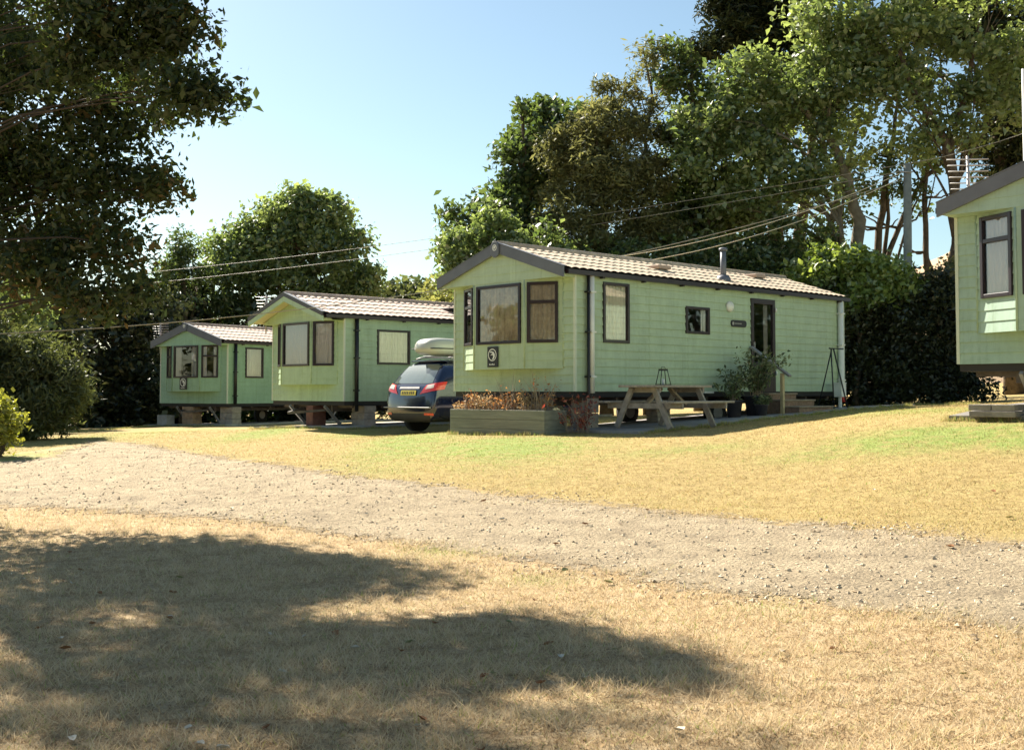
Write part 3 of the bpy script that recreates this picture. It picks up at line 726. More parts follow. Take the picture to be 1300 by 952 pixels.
# ------------------------------------------------------------------ planter with dry plants
pl = empty('wooden_planter', world(van1, -.0, 0), -ALF); tag(pl, 'long grey green boarded planter with dried plants in front of the main caravan', 'planter')
pl.location = world(van1, -1.2, -.5)
M_pl = mat('planter boards', (.20, .205, .165), .85, var=.22, scale=5, bump=.3, bscale=30, stretch=(.3, 1, 4))
px0, px1, py0, py1, ph_ = -1.26, 1.26, -.33, .22, .43
for name, b_ in (('front_board', (px0, px1, py0, py0 + .035)), ('back_board', (px0, px1, py1 - .035, py1)), ('end_board', (px0 + .002, px0 + .035, py0 + .036, py1 - .036)), ('end_board', (px1 - .035, px1 - .002, py0 + .036, py1 - .036))):
    m = MB()
    for k in range(3): m.box(*b_, -.08 + k * .172, -.08 + k * .172 + .168)
    m.build(name, M_pl, pl, bevel=.005)
MB().box(px0 + .04, px1 - .04, py0 + .04, py1 - .04, .0, .36).build('soil', mat('soil', (.12, .08, .05), .95, var=.3, bump=.6), pl)

def stems(name, label, cat, base, n, hgt, spread, m_stem, m_leaf, nleaf, lsize, seed, group=None, box=None, parent=None, z0=0):
    rr = random.Random(seed); rg = np.random.default_rng(seed)
    root = empty(name, base); tag(root, label, cat, group)
    st = MB(); tips = []
    for k in range(n):
        bx, by = (rr.uniform(-box[0], box[0]), rr.uniform(-box[1], box[1])) if box else (rr.gauss(0, .04), rr.gauss(0, .04))
        h_ = hgt * rr.uniform(.45, 1.1); dx, dy = rr.gauss(0, spread), rr.gauss(0, spread); pts = []
        for t in (0, .33, .66, 1): pts.append((bx + dx * t * t, by + dy * t * t, z0 + h_ * t))
        st.tube(pts, [.006, .005, .004, .002], 4, cap=False)
        for _ in range(nleaf):
            t = rr.uniform(.3, 1.05); tips.append((bx + dx * t * t + rr.gauss(0, .05), by + dy * t * t + rr.gauss(0, .05), z0 + h_ * t + rr.gauss(0, .03)))
    st.build('stems', m_stem, root)
    leafobj('leaves', np.array(tips), lsize, lsize * .45, m_leaf, rg, root)
    return root

def leafobj(name, C, L_, W_, m, rg, parent=None, up=0.25, rnd=None, droop=0.0, sizevar=.5):
    n = len(C); N = rg.normal(size=(n, 3)); N[:, 2] = np.abs(N[:, 2]) + up; N /= np.linalg.norm(N, axis=1)[:, None]
    T_ = rg.normal(size=(n, 3)); T_[:, 2] -= droop; T_ -= (T_ * N).sum(1)[:, None] * N; T_ /= np.linalg.norm(T_, axis=1)[:, None]
    B = np.cross(N, T_); s = np.clip(rg.normal(1, sizevar, n), .4, 2.0)[:, None]
    fold = rg.uniform(-.12, .25, n)[:, None]
    V = np.empty((n, 4, 3)); V[:, 0] = C - T_ * L_ / 2 * s; V[:, 1] = C + B * W_ / 2 * s + N * L_ * fold * s; V[:, 2] = C + T_ * L_ / 2 * s; V[:, 3] = C - B * W_ / 2 * s + N * L_ * fold * s
    Fq = np.arange(n * 4).reshape(n, 4)
    r = rg.random(n) if rnd is None else np.clip(rnd + rg.normal(0, .16, n), 0, 1)
    return np_mesh(name, V.reshape(-1, 3), Fq, m, {'rnd': np.repeat(r, 4)}, parent=parent)

LM_dry = leaf_mat('dry orange leaves', (.16, .07, .035), (.50, .30, .12), .25, .02)
LM_straw = leaf_mat('straw leaves', (.25, .17, .08), (.55, .42, .22), .25, .02)
b0 = pl.location
def plw(x, z=.36, y=-.05):
    M = Matrix.Translation(b0) @ Matrix.Rotation(-ALF, 4, 'Z'); p = M @ Vector((x, y, 0)); return (p.x, p.y, b0.z + z)
for i, (x, hh, nl, mm_, lab) in enumerate([(-1.12, .20, 12, LM_straw, 'pale straw dried plant at the sunny left end of the planter'),
        (-.92, .34, 9, LM_dry, 'tall orange brown dried plant near the left of the planter'), (-.55, .30, 16, LM_straw, 'bushy straw coloured dried grass clump left of the jack leg'),
        (-.15, .36, 10, LM_dry, 'rusty brown dried plant below the emblem'), (.20, .42, 8, LM_dry, 'wispy dried plant right of the emblem'),
        (.55, .40, 12, LM_straw, 'dry olive brown clump in the middle right of the planter'), (1.0, .55, 8, LM_dry, 'tall reddish dried stems at the right end of the planter')]):
    stems('dried_plant', lab, 'dried plant', plw(x), 34, hh * 1.1, .11, M_timber, mm_, max(4, nl - 4), .045, 40 + i, 'dried plants in the planter', box=(.16, .12))
for i, (x, hh) in enumerate([(.05, .85), (.75, .75)]):
    stems('dried_plant', ['thin bare tall stems rising in front of the bay below the emblem', 'thin bare tall stems before the right of the bay'][i], 'dried plant', plw(x), 7, hh, .12, M_timber, LM_dry, 2, .03, 60 + i, 'dried plants in the planter', box=(.1, .08))
pp = world(van1, .35, -.28)
stems('dried_plant', 'red leaved plant between the planter and the block pier', 'dried plant', pp, 26, .62, .16, M_timber, leaf_mat('red leaves', (.13, .04, .03), (.38, .13, .08), .25, .03), 14, .06, 71, box=(.2, .2))
hp = MB(); q = [plw(-1.15 + .42 * t, .36 + .26 * math.sin(math.pi * t)) for t in [k / 14 for k in range(15)]]
hp.tube(q, .011, 6); tag(hp.build('plant_hoop', M_black, None), 'thin black hoop arching over the left end of the planter', 'hoop')

# ------------------------------------------------------------------ picnic table
tp0 = world(van1, 1.21, 1.02); tb = empty('picnic_table', tp0, -ALF); tag(tb, 'weathered wooden A frame picnic table with attached benches beside the main caravan', 'picnic table')
tb.location.z += .045
tt = .73
for k in range(5):
    x0 = -.37 + k * .15; MB().box(x0, x0 + .14, -.82, .86, tt - .04, tt + random.uniform(-.003, .003)).build('top_plank', M_timbert, tb, bevel=.006)
for sx in (-1, 1):
    for k in range(2):
        x0 = sx * .72 - .14 + k * .145; MB().box(x0, x0 + .135, -.82, .86, .42, .458).build('seat_plank', M_timbert, tb, bevel=.006)
for yy in (-.60, .60):
    for sx in (-1, 1):
        MB().beam((sx * .60, yy, 0), (sx * .24, yy, tt - .04), .045, .10, (1, 0, 0)).build('leg', M_timbert, tb)
    MB().box(-.84, .84, yy + .024, yy + .066, .325, .42).build('seat_bearer', M_timbert, tb, bevel=.004)
    MB().box(-.35, .35, yy + .024, yy + .066, tt - .13, tt - .042).build('top_bearer', M_timbert, tb, bevel=.004)
for s in (-1, 1): MB().beam((0, s * .55, .38), (0, s * .12, tt - .06), .09, .04).build('brace', M_timber, tb)
ln = empty('lantern', tb.matrix_basis @ Vector((.0, -.05, tt)), .3)
tag(ln, 'small black metal candle lantern standing on the picnic table', 'lantern')
fr_ = MB()
for a in range(4):
    ca = [(1, 1), (-1, 1), (-1, -1), (1, -1)]; p, q = ca[a], ca[(a + 1) % 4]
    fr_.tube([(p[0] * .10, p[1] * .10, .0), (p[0] * .055, p[1] * .055, .26)], .008, 5)
    fr_.beam((p[0] * .10, p[1] * .10, .008), (q[0] * .10, q[1] * .10, .008), .014, .014); fr_.beam((p[0] * .055, p[1] * .055, .26), (q[0] * .055, q[1] * .055, .26), .014, .014)
fr_.build('frame', M_black, ln); MB().box(-.062, .062, -.062, .062, .262, .285).build('lid', M_black, ln)
MB().tube([(-.04, 0, .285), (-.03, 0, .32), (.03, 0, .32), (.04, 0, .285)], .005, 5).build('handle', M_black, ln)
MB().lathe([(.025, .015), (.025, .11)], n=10).build('candle', M_white, ln)

# ------------------------------------------------------------------ pots, steps, rail, stand
def pot(s, p, r, h_, label, plab, seed, hgt, n, mm, spread=.26):
    q = world(van1, p, s); q.z += .045
    pt = empty('plant_pot', q); tag(pt, label, 'plant pot', 'dark plant pots by the steps')
    MB().lathe([(r * .72, 0), (r * .98, h_ * .93), (r * 1.06, h_ * .93), (r * 1.06, h_), (r * .93, h_), (r * .9, h_ * .88)], n=24).build('bowl', mat('dark pot', (.055, .05, .06), .6, var=.15), pt)
    MB().lathe([(r * .9, h_ * .86), (.01, h_ * .9)], n=20).build('soil', MATS['soil'], pt)
    stems('potted_shrub', plab, 'shrub', (q.x, q.y, q.z + h_ * .88), n, hgt, spread, M_timber, mm, 44, .07, seed, 'shrubs in the pots', box=(r * .5, r * .5))
LM_pot = leaf_mat('pot shrub leaves', (.055, .075, .035), (.20, .24, .11), .3, .04)
pot(3.95, .55, .17, .33, 'smaller dark pot nearest the picnic table', 'low loose green shrub in the smaller pot beside the bench end', 81, .62, 16, LM_pot, .16)
pot(4.62, .60, .24, .40, 'larger dark pot next to the doorsteps', 'taller olive shrub in the larger pot by the handrail', 82, .92, 34, LM_pot, .26)
pot(4.30, .95, .13, .22, 'low dark pot in front of the two other pots', 'small sprawling plant in the low front pot', 83, .20, 8, LM_pot, .1)
sp = world(van1, 0, 5.83); stp = empty('door_steps', sp, -ALF); tag(stp, 'brown brick and timber steps rising to the caravan door', 'steps')
stp.location.z = world(van1, .6, 5.8).z + .045
top_ = -.03 - stp.location.z
for k, (a, b, zt) in enumerate(((.03, .42, top_), (.42, .78, top_ * .66), (.78, 1.15, top_ * .33))):
    o_ = MB().box(a, b - .003, -.50 - .0 * k, .52 + .12 * k, -.05, zt - .035).build('riser_block', M_brick, stp, bevel=.01)
    MB().box(a, b + .02, -.52, .54 + .12 * k, zt - .033 + k * .001, zt).build('tread', M_timber, stp, bevel=.008)
MB().box(.76, .83, -.60, -.53, -.02, .80).build('rail_post', M_post, stp, bevel=.006)
MB().beam((.04, -.565, 1.36), (.98, -.565, .74), .10, .045).build('handrail', M_galv, stp, bevel=.006)
sb = empty('folding_stand', world(van1, .50, 7.65), -ALF); tag(sb, 'thin black A shaped folding stand leaning at the far end of the main caravan', 'stand')
sb.location.z += .045
for (a, b) in (((.20, -.28, 0), (.0, -.05, 1.32)), ((.20, .28, 0), (.02, .02, 1.32)), ((-.2, -.28, 0), (.0, -.02, 1.30))): MB().tube([a, b], .016, 6).build('leg', M_black, sb)
MB().tube([(.0, -.12, 1.32), (.02, .42, 1.32)], .016, 6).build('top_bar', M_black, sb)
ub = MB().box(-.10, .10, -.10, .10, .24, .54); ub.box(-.11, .11, -.11, .11, .54, .565); ub.box(-.03, .03, -.03, .03, 0, .24)
uo = ub.build('utility_box', M_white, None, bevel=.01); uo.location = world(van1, .32, 8.25); uo.location.z += .045; uo.rotation_euler.z = -ALF
tag(uo, 'white utility box beside the downpipe at the far end of the main caravan', 'utility box')

# ------------------------------------------------------------------ car
M_car = mat('dark blue car paint', (.004, .008, .036), .16, coat=1.0, spec=.6)
cr = empty('parked_car', (0, 0, 0), -ALF); tag(cr, 'dark blue people carrier with a grey roof box parked between two caravans', 'car')
crp = Vector((-2.33, 25.25, 0)); cr.location = (crp.x, crp.y, H(crp.x + .8, crp.y + .8) + .03)
ringz = [.24, .30, .48, .72, .98, 1.06, 1.34, 1.56, 1.64]
def ring(y, ws, zs_, ys_): return [(ws[i], y + ys_[i], zs_[i]) for i in range(len(ws))]
secs = []
W0 = [.60, .80, .88, .90, .895, .86, .76, .64, .01]
rear = [.12, .03, .0, .02, .06, .12, .34, .56, .62]
secs.append(ring(0, [v * .94 for v in W0], ringz, rear))
secs.append(ring(.10, W0, ringz, [r * .9 for r in rear]))
secs.append(ring(.55, [.62, .84, .925, .94, .93, .89, .79, .66, .01], ringz, [0, 0, 0, 0, 0, .02, .12, .22, .25]))
secs.append(ring(1.3, [.62, .84, .93, .945, .935, .90, .80, .67, .01], [.22, .28, .46, .72, .97, 1.05, 1.36, 1.60, 1.67], [0] * 9))
secs.append(ring(2.4, [.62, .84, .93, .945, .935, .90, .80, .66, .01], [.22, .28, .46, .72, .95, 1.03, 1.36, 1.59, 1.66], [0] * 9))
secs.append(ring(3.2, [.62, .84, .93, .94, .92, .86, .72, .55, .01], [.22, .28, .46, .72, .93, 1.01, 1.22, 1.40, 1.46], [0, 0, 0, 0, 0, 0, -.1, -.2, -.2]))
secs.append(ring(3.75, [.62, .84, .93, .93, .86, .78, .60, .40, .01], [.22, .28, .46, .72, .88, .96, 1.03, 1.07, 1.08], [0] * 9))
secs.append(ring(4.5, [.60, .78, .86, .86, .80, .70, .50, .30, .01], [.22, .28, .46, .68, .80, .86, .90, .92, .93], [0, .02, .05, 0, -.05, -.06, -.08, -.1, -.1]))
secs.append(ring(4.70, [.50, .66, .72, .72, .66, .55, .40, .2, .01], [.25, .30, .46, .62, .72, .78, .81, .83, .84], [0, .02, .05, .02, -.05, -.08, -.1, -.12, -.14]))
cv = []; cf = []; nr_ = len(ringz)
for s_ in secs:
    full = s_ + [(-x, y, z) for x, y, z in s_[::-1]]
    cv += full
K = nr_ * 2
for a in range(len(secs) - 1):
    for j in range(K):
        j2 = (j + 1) % K; cf.append((a * K + j, a * K + j2, (a + 1) * K + j2, (a + 1) * K + j))
cap0 = []
for e in (0, (len(secs) - 1) * K):       # cap ends with quad strips
    for j in range(nr_ - 1): cf.append((e + j, e + K - 1 - j, e + K - 2 - j, e + j + 1)[::(-1 if e else 1)])
body = MB(); body.v = cv; body.f = cf; body.sm = [True] * len(cf); bo = body.build('body', M_car, cr)
ss = bo.modifiers.new('sub', 'SUBSURF'); ss.levels = 2; ss.render_levels = 2
bpy.context.view_layer.update(); dg = bpy.context.evaluated_depsgraph_get(); ev = bo.evaluated_get(dg); em = ev.to_mesh()
bvh = BVHTree.FromPolygons([v.co.copy() for v in em.vertices], [tuple(p.vertices) for p in em.polygons]); ev.to_mesh_clear()
def decal(name, corners, dirv, m, off=.008, n=12, parent=None):
    """quad patch whose corner rays are cast on to the body"""
    dv = Vector(dirv).normalized(); mb = MB(); g_ = {}
    c0, c1_, c2_, c3_ = [Vector(c) for c in corners]
    for i in range(n + 1):
        for j in range(n + 1):
            u, v = i / n, j / n; p = c0.lerp(c1_, u).lerp(c3_.lerp(c2_, u), v)
            h = bvh.ray_cast(p - dv * 4, dv)
            g_[i, j] = (h[0] + h[1] * off * (1 if h[1].dot(dv) < 0 else -1)) if h[0] is not None else None
    for i in range(n):
        for j in range(n):
            q = [g_[i, j], g_[i + 1, j], g_[i + 1, j + 1], g_[i, j + 1]]
            if all(x is not None for x in q): mb.quad(*q, smooth=True)
    return mb.build(name, m, parent or cr)
M_cglass = mat('dark car glass', (.02, .028, .03), .05, spec=1.0, coat=1.0)
M_tail = mat('red tail light', (.65, .03, .015), .2, coat=.8); M_tailc = mat('clear lens', (.62, .55, .50), .15, coat=.8)
decal('rear_window', [(-.68, 0, 1.10), (.68, 0, 1.10), (.56, 0, 1.53), (-.56, 0, 1.53)], (0, 1, 0), mat('rear glass', (.10, .13, .12), .08, spec=1, coat=1), .006)
for a, b, z0, z1, z2, z3 in ((.75, 1.45, 1.10, 1.08, 1.48, 1.36), (1.52, 2.35, 1.08, 1.07, 1.50, 1.49), (2.42, 3.05, 1.07, 1.06, 1.38, 1.49)):
    for s in (-1, 1): decal('side_window', [(s, a, z0), (s, b, z1), (s, b - .05, z2), (s, a + .08, z3)], (-s, 0, 0), M_cglass, .006)
for s in (-1, 1):
    dvv = (-s * .55, 1, 0)
    t_ = decal('tail_light', [(s * .42, 0, .86), (s * 1.08, 0, .97), (s * 1.10, 0, 1.14), (s * .62, 0, 1.06)], dvv, M_tail, .012)
    decal('lens', [(s * .60, 0, .965), (s * .86, 0, .995), (s * .86, 0, 1.08), (s * .66, 0, 1.055)], dvv, M_tailc, .018, 8, t_)
    decal('reflector', [(s * .58, 0, .405), (s * .82, 0, .405), (s * .82, 0, .455), (s * .58, 0, .455)], (0, 1, 0), M_tail, .012, 6)
npl = decal('number_plate', [(-.27, 0, .835), (.27, 0, .835), (.27, 0, .945), (-.27, 0, .945)], (0, 1, 0), mat('yellow plate', (.72, .58, .08), .4), .02, 6)
for k in range(7):
    x = -.22 + k * .062 + (.02 if k > 3 else 0); decal('plate_character', [(x, 0, .86), (x + .038, 0, .86), (x + .038, 0, .92), (x, 0, .92)], (0, 1, 0), M_black, .024, 2, npl)
decal('plate_trim', [(-.36, 0, .975), (.36, 0, .975), (.34, 0, 1.02), (-.34, 0, 1.02)], (0, 1, 0), M_galv, .02, 10)
decal('lower_bumper', [(-.80, 0, .27), (.80, 0, .27), (.86, 0, .44), (-.86, 0, .44)], (0, 1, 0), mat('bumper plastic', (.03, .028, .03), .6), .007, 14)
sl = MB().box(-.52, .52, .52, .82, 1.59, 1.62); sl.build('spoiler', M_car, cr, bevel=.018)
MB().box(-.82, .82, -.035, .02, .555, .585).build('bumper_strip', M_galv, cr, bevel=.01)
for s in (-1, 1):
    for y in (.95, 3.75):
        wl = MB().tube([(s * .72, y, .33), (s * .93, y, .33)], .33, 26).build('wheel', M_rubber, cr)
        MB().tube([(s * .73, y, .33), (s * .94, y, .33)], .21, 18).build('rim', M_galv, wl)
    MB().tube([(s * .62, .75, 1.66), (s * .62, .95, 1.71), (s * .63, 2.6, 1.71), (s * .62, 2.8, 1.66)], .018, 6).build('roof_rail', M_galv, cr)
    MB().box(*(sorted((s * .97, s * 1.08))), 2.75, 2.9, 1.02, 1.15).build('wing_mirror', M_car, cr, bevel=.02)
for y in (1.0, 1.75): MB().box(-.70, .70, y, y + .06, 1.715, 1.745).build('cross_bar', M_galv, cr, bevel=.008)
# roof box lies on the bars
bx = bmesh.new(); bmesh.ops.create_cube(bx, size=2); bmesh.ops.subdivide_edges(bx, edges=bx.edges[:], cuts=5, use_grid_fill=True)
for v_ in bx.verts:
    x, y, z = v_.co; n_ = (abs(x) ** 4 + abs(y) ** 4 + abs(z) ** 3.2) ** (1 / 3.6); q = max(abs(x), abs(y), abs(z)) / max(n_, 1e-6)
    v_.co = Vector((x * q * .42, y * q * 1.05, z * q * (.235 if z > 0 else .16) * (1 - .16 * y if z > 0 else 1)))
me = bpy.data.meshes.new('roof_box'); bx.to_mesh(me); bx.free(); me.materials.append(mat('silver grey shell', (.42, .42, .38), .3, coat=.4)); me.polygons.foreach_set('use_smooth', [True] * len(me.polygons))
rb = bpy.data.objects.new('roof_box', me); col.objects.link(rb); Mc = Matrix.Translation(cr.location) @ Matrix.Rotation(-ALF, 4, 'Z')
rb.location = Mc @ Vector((.02, 1.40, 1.885)); rb.rotation_euler.z = -ALF; tag(rb, 'silver grey roof box strapped on top of the dark blue car', 'roof box')
MB().box(-.425, .425, -.98, .9, -.012, .012).build('lid_seam', M_black, rb, bevel=.01)

# ------------------------------------------------------------------ trees
def ell_points(rg, n, c, r, shell=.55):
    d_ = rg.normal(size=(n, 3)); d_ /= np.linalg.norm(d_, axis=1)[:, None]
    rad = (shell + (1 - shell) * rg.random(n)) ** (1 / 1.2); rad[rg.random(n) < .22] *= .6
    return np.array(c) + d_ * rad[:, None] * np.array(r)

def tree(name, label, cat, base, lobes, leafm, barkm=None, L_=.17, W_=.10, per=150, sd_=.33, dens=1.0, trunk_r=.22, group=None, seed=1, flat=.7,
         trunk_to=None, up=.25, extra_trunks=(), twig=.4, droop=0.0, minz=None, lean=(0, 0), limb=.6):
    """lobes: (cx,cy,cz, rx,ry,rz, nclumps) in world space"""
    rg = np.random.default_rng(seed); rr = random.Random(seed); base = Vector(base)
    root = empty(name, base); tag(root, label, cat, group)
    C = []; tint = []; tb_ = MB()
    ctop = max(l[2] for l in lobes); main = Vector((sum(l[0] for l in lobes) / len(lobes), sum(l[1] for l in lobes) / len(lobes), ctop))
    if trunk_to: main = Vector(trunk_to)
    # trunk
    tp_ = []; rad = []
    for k in range(9):
        t = k / 8; p = base.lerp(main, t) + Vector((rr.gauss(0, .10) * min(t * 3, 1), rr.gauss(0, .1) * min(t * 3, 1), 0)) + Vector((lean[0], lean[1], 0)) * math.sin(math.pi * t)
        tp_.append(p - base); rad.append(trunk_r * (1.25 if k == 0 else 1) * (1 - .82 * t))
    tb_.tube(tp_, rad, 8)
    limbs = []
    for l in lobes:
        c = Vector(l[:3]) - base; t0 = min(.92, max(.22, (c.z - max(l[5], .8) * 1.4) / max(.5, (main - base).z))); k = min(7, int(t0 * 8)); a = tp_[k]
        pts = []; wob = Vector((rr.gauss(0, .12), rr.gauss(0, .12), 0)) * (c - a).length
        for j in range(6):
            t = j / 5; p = a.lerp(c, t) + wob * math.sin(math.pi * t) * .6 + Vector((0, 0, .12 * (c - a).length * math.sin(math.pi * t)))
            pts.append(p)
        r0 = max(.03 if limb > .1 else .012, rad[k] * limb); tb_.tube(pts, [r0 * (1 - .75 * j / 5) for j in range(6)], 6, cap=False); limbs.append(pts)
        n = max(1, int(l[6] * dens)); cc = ell_points(rg, n, l[:3], l[3:6])
        if minz is not None: cc = cc[cc[:, 2] > minz]
        for q in cc:
            m_ = max(6, int(per * rr.uniform(.5, 1.4))); off = np.clip(rg.normal(size=(m_, 3)), -1.9, 1.9) * sd_ * rr.uniform(.7, 1.25); off[:, 2] *= flat
            C.append(q + off); tint.append(np.full(m_, np.clip(rr.gauss(.5, .2), 0, 1)))
            if rr.random() < twig:
                e = Vector(q) - base; s_ = pts[rr.choice((2, 3, 4, 5))]; mid = s_.lerp(e, .5) + Vector((rr.gauss(0, .1), rr.gauss(0, .1), rr.uniform(-.05, .2)))
                tb_.tube([s_, mid, e], [r0 * .28, r0 * .17, .008], 4, cap=False)
    for ex in extra_trunks:
        pts = [Vector(p) - base for p in ex[0]]; dense = []
        for i_ in range(len(pts) - 1):
            for j in range(4): dense.append(pts[i_].lerp(pts[i_ + 1], j / 4) + Vector((rr.gauss(0, .03), rr.gauss(0, .03), 0)))
        dense.append(pts[-1]); nn = len(dense); tb_.tube(dense, [ex[1] * (1 - .7 * i_ / nn) for i_ in range(nn)], 7)
    tb_.build('trunk', barkm or M_bark, root)
    C = np.concatenate(C) - np.array(base); tint = np.concatenate(tint)
    leafobj('crown', C, L_, W_, leafm, rg, root, rnd=tint, up=up, droop=droop)
    return root

def lob(px, py, D, rp, n, rd=None, ry=1.0):
    """lobe centred at a photo pixel and distance, radius given in photo pixels there"""
    p = P(px, py, D); r = rp / F * D
    return (p.x, p.y, p.z, r, rd or r, r * ry, n)
def gb(px, D):
    x = (px - 650) / F * D; return (x, D, H(x, D) - .1)

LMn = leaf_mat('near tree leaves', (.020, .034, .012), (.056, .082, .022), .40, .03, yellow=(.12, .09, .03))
LMd = leaf_mat('dark broadleaf', (.034, .058, .018), (.105, .155, .046), .42, .06)
LMb = leaf_mat('bright broadleaf', (.070, .112, .033), (.21, .275, .095), .48, .09)
LMo = leaf_mat('olive needles', (.080, .088, .034), (.190, .200, .080), .40, .04)
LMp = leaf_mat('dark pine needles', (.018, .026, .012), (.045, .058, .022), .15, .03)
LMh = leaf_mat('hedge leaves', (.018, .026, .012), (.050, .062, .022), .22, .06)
LMc = leaf_mat('conifer hedge', (.040, .052, .020), (.11, .135, .045), .32, .04)
LMy = leaf_mat('yellow green bush', (.12, .15, .03), (.30, .32, .07), .45, .05)
LMf = leaf_mat('far woodland', (.055, .080, .030), (.14, .165, .060), .35, .04)

# big near tree: trunk outside the frame at the left, crown hanging into the picture
nb = (-8.2, 12.6, H(-8.2, 12.6) - .1)
nl = [lob(-60, 40, 13.2, 150, 95), lob(25, 40, 15.4, 92, 80), lob(160, 30, 11.4, 62, 32), lob(225, 35, 11.4, 34, 14), lob(60, 160, 13.2, 110, 80), lob(165, 130, 13.4, 58, 30),
      lob(226, 120, 11.2, 30, 13), lob(272, 130, 11.2, 18, 6, ry=.7), lob(258, 112, 11.2, 14, 4), lob(130, 220, 12.9, 70, 38), lob(205, 238, 12.6, 20, 6, ry=.6), lob(30, 270, 13.2, 90, 60), lob(110, 300, 12.6, 50, 20),
      lob(160, 312, 12.4, 26, 8, ry=.7), lob(40, 350, 12.4, 55, 20, ry=.6), lob(110, 372, 12.2, 38, 12, ry=.6), lob(170, 372, 12.1, 26, 8, ry=.6), lob(-80, 200, 13.6, 130, 70), lob(-120, 330, 13.4, 110, 40),
      lob(-50, -130, 13.2, 110, 42), lob(185, -85, 12.6, 46, 12), lob(225, -30, 11.8, 28, 8), lob(-120, -150, 13.5, 180, 80), lob(-40, -300, 13.2, 110, 30), lob(-190, -330, 13.4, 170, 45), lob(105, 70, 11.4, 44, 18), lob(95, -5, 11.8, 40, 14), lob(185, 60, 11.8, 36, 12)]
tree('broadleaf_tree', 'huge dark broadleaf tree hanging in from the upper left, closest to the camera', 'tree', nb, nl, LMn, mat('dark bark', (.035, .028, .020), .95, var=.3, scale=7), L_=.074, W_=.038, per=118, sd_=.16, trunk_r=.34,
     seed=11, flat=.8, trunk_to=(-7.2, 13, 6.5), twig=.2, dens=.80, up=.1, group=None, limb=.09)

gr = 'trees behind the caravans'
# right group, left to right
tree('broadleaf_tree', 'dark green rounded tree at the left end of the tall group behind the main caravan', 'tree', gb(690, 37), [lob(700, 175, 37, 52, 26), lob(655, 185, 37, 26, 9), lob(668, 225, 37, 38, 15), lob(640, 250, 36.5, 30, 10), lob(610, 280, 36, 36, 14), lob(660, 300, 36, 40, 18), lob(590, 320, 36, 26, 10), lob(690, 150, 37, 30, 10), lob(728, 205, 38, 40, 14), lob(740, 150, 38, 16, 4), lob(600, 345, 36, 30, 10), lob(650, 350, 36, 40, 18)],
     LMd, L_=.17, W_=.11, per=170, sd_=.28, trunk_r=.26, group=gr, seed=21)
tree('broadleaf_tree', 'light green leafy tree low behind the gable of the main caravan', 'tree', gb(625, 33), [lob(585, 320, 33, 26, 9), lob(615, 290, 33, 28, 11), lob(650, 330, 33, 32, 12), lob(575, 350, 33, 20, 6), lob(700, 320, 33, 34, 12), lob(625, 352, 33, 40, 14), lob(690, 345, 33, 40, 14)],
     LMb, L_=.15, W_=.10, per=150, sd_=.25, trunk_r=.14, group=gr, seed=22)
tree('pine_tree', 'fluffy olive brown rounded pine in the middle of the tree group', 'tree', gb(770, 35), [lob(765, 200, 35, 60, 40), lob(720, 195, 35, 28, 12), lob(800, 250, 35, 55, 34), lob(740, 270, 35, 50, 28), lob(770, 165, 35, 36, 14), lob(830, 300, 35, 36, 16), lob(770, 320, 35, 50, 24), lob(700, 290, 35, 24, 8)],
     LMo, L_=.16, W_=.05, per=260, sd_=.26, trunk_r=.2, group=gr, seed=23, up=.5)
tree('pine_tree', 'thin spindly pine with bare branch gaps beside the olive pine', 'tree', gb(826, 36), [lob(824, 75, 36, 22, 7), lob(800, 110, 36, 24, 6, ry=.6), lob(842, 105, 36, 22, 6, ry=.6), lob(776, 125, 36, 18, 4), lob(768, 112, 36, 8, 3), lob(822, 140, 36, 26, 6, ry=.5), lob(805, 160, 36, 24, 5, ry=.5), lob(845, 170, 36, 26, 6, ry=.5), lob(850, 210, 36, 26, 6, ry=.5)],
     LMo, L_=.20, W_=.045, per=120, sd_=.20, trunk_r=.13, group=gr, seed=24, trunk_to=P(826, 62, 36), up=.5)
tree('broadleaf_tree', 'mid green tree between the spindly pine and the tall dark cypress', 'tree', gb(890, 36), [lob(870, 110, 36, 34, 12), lob(875, 170, 36, 46, 20), lob(900, 230, 36, 50, 22), lob(860, 260, 36, 40, 14), lob(880, 310, 36, 46, 16), lob(930, 300, 36, 50, 16), lob(850, 70, 36, 18, 4), lob(840, 330, 36, 36, 12)],
     LMd, L_=.16, W_=.10, per=150, sd_=.28, trunk_r=.2, group=gr, seed=25)
tree('cypress_tree', 'very tall dark cypress rising out of the top of the picture', 'tree', gb(985, 40), [lob(930, 40, 40, 40, 16, ry=.5), lob(905, 70, 40, 28, 8, ry=.4), lob(980, 20, 40, 60, 30, ry=.7), lob(1010, 70, 40, 60, 26, ry=.6), lob(960, -60, 40, 70, 26), lob(1050, -40, 40, 70, 26), lob(930, 8, 40, 34, 10, ry=.5), lob(1070, 60, 40, 50, 18, ry=.6), lob(1010, 130, 40, 60, 14, ry=.5)],
     LMp, L_=.24, W_=.07, per=230, sd_=.36, trunk_r=.42, group=gr, seed=26, flat=.45, up=.6,
     extra_trunks=[([P(1010, 400, 41), P(1015, 300, 41), P(1030, 200, 41), P(1035, 60, 41)], .30), ([P(960, 400, 41), P(965, 300, 41), P(950, 220, 41), P(940, 120, 41)], .18), ([P(1000, 380, 41), P(985, 280, 41), P(960, 200, 41)], .14)])
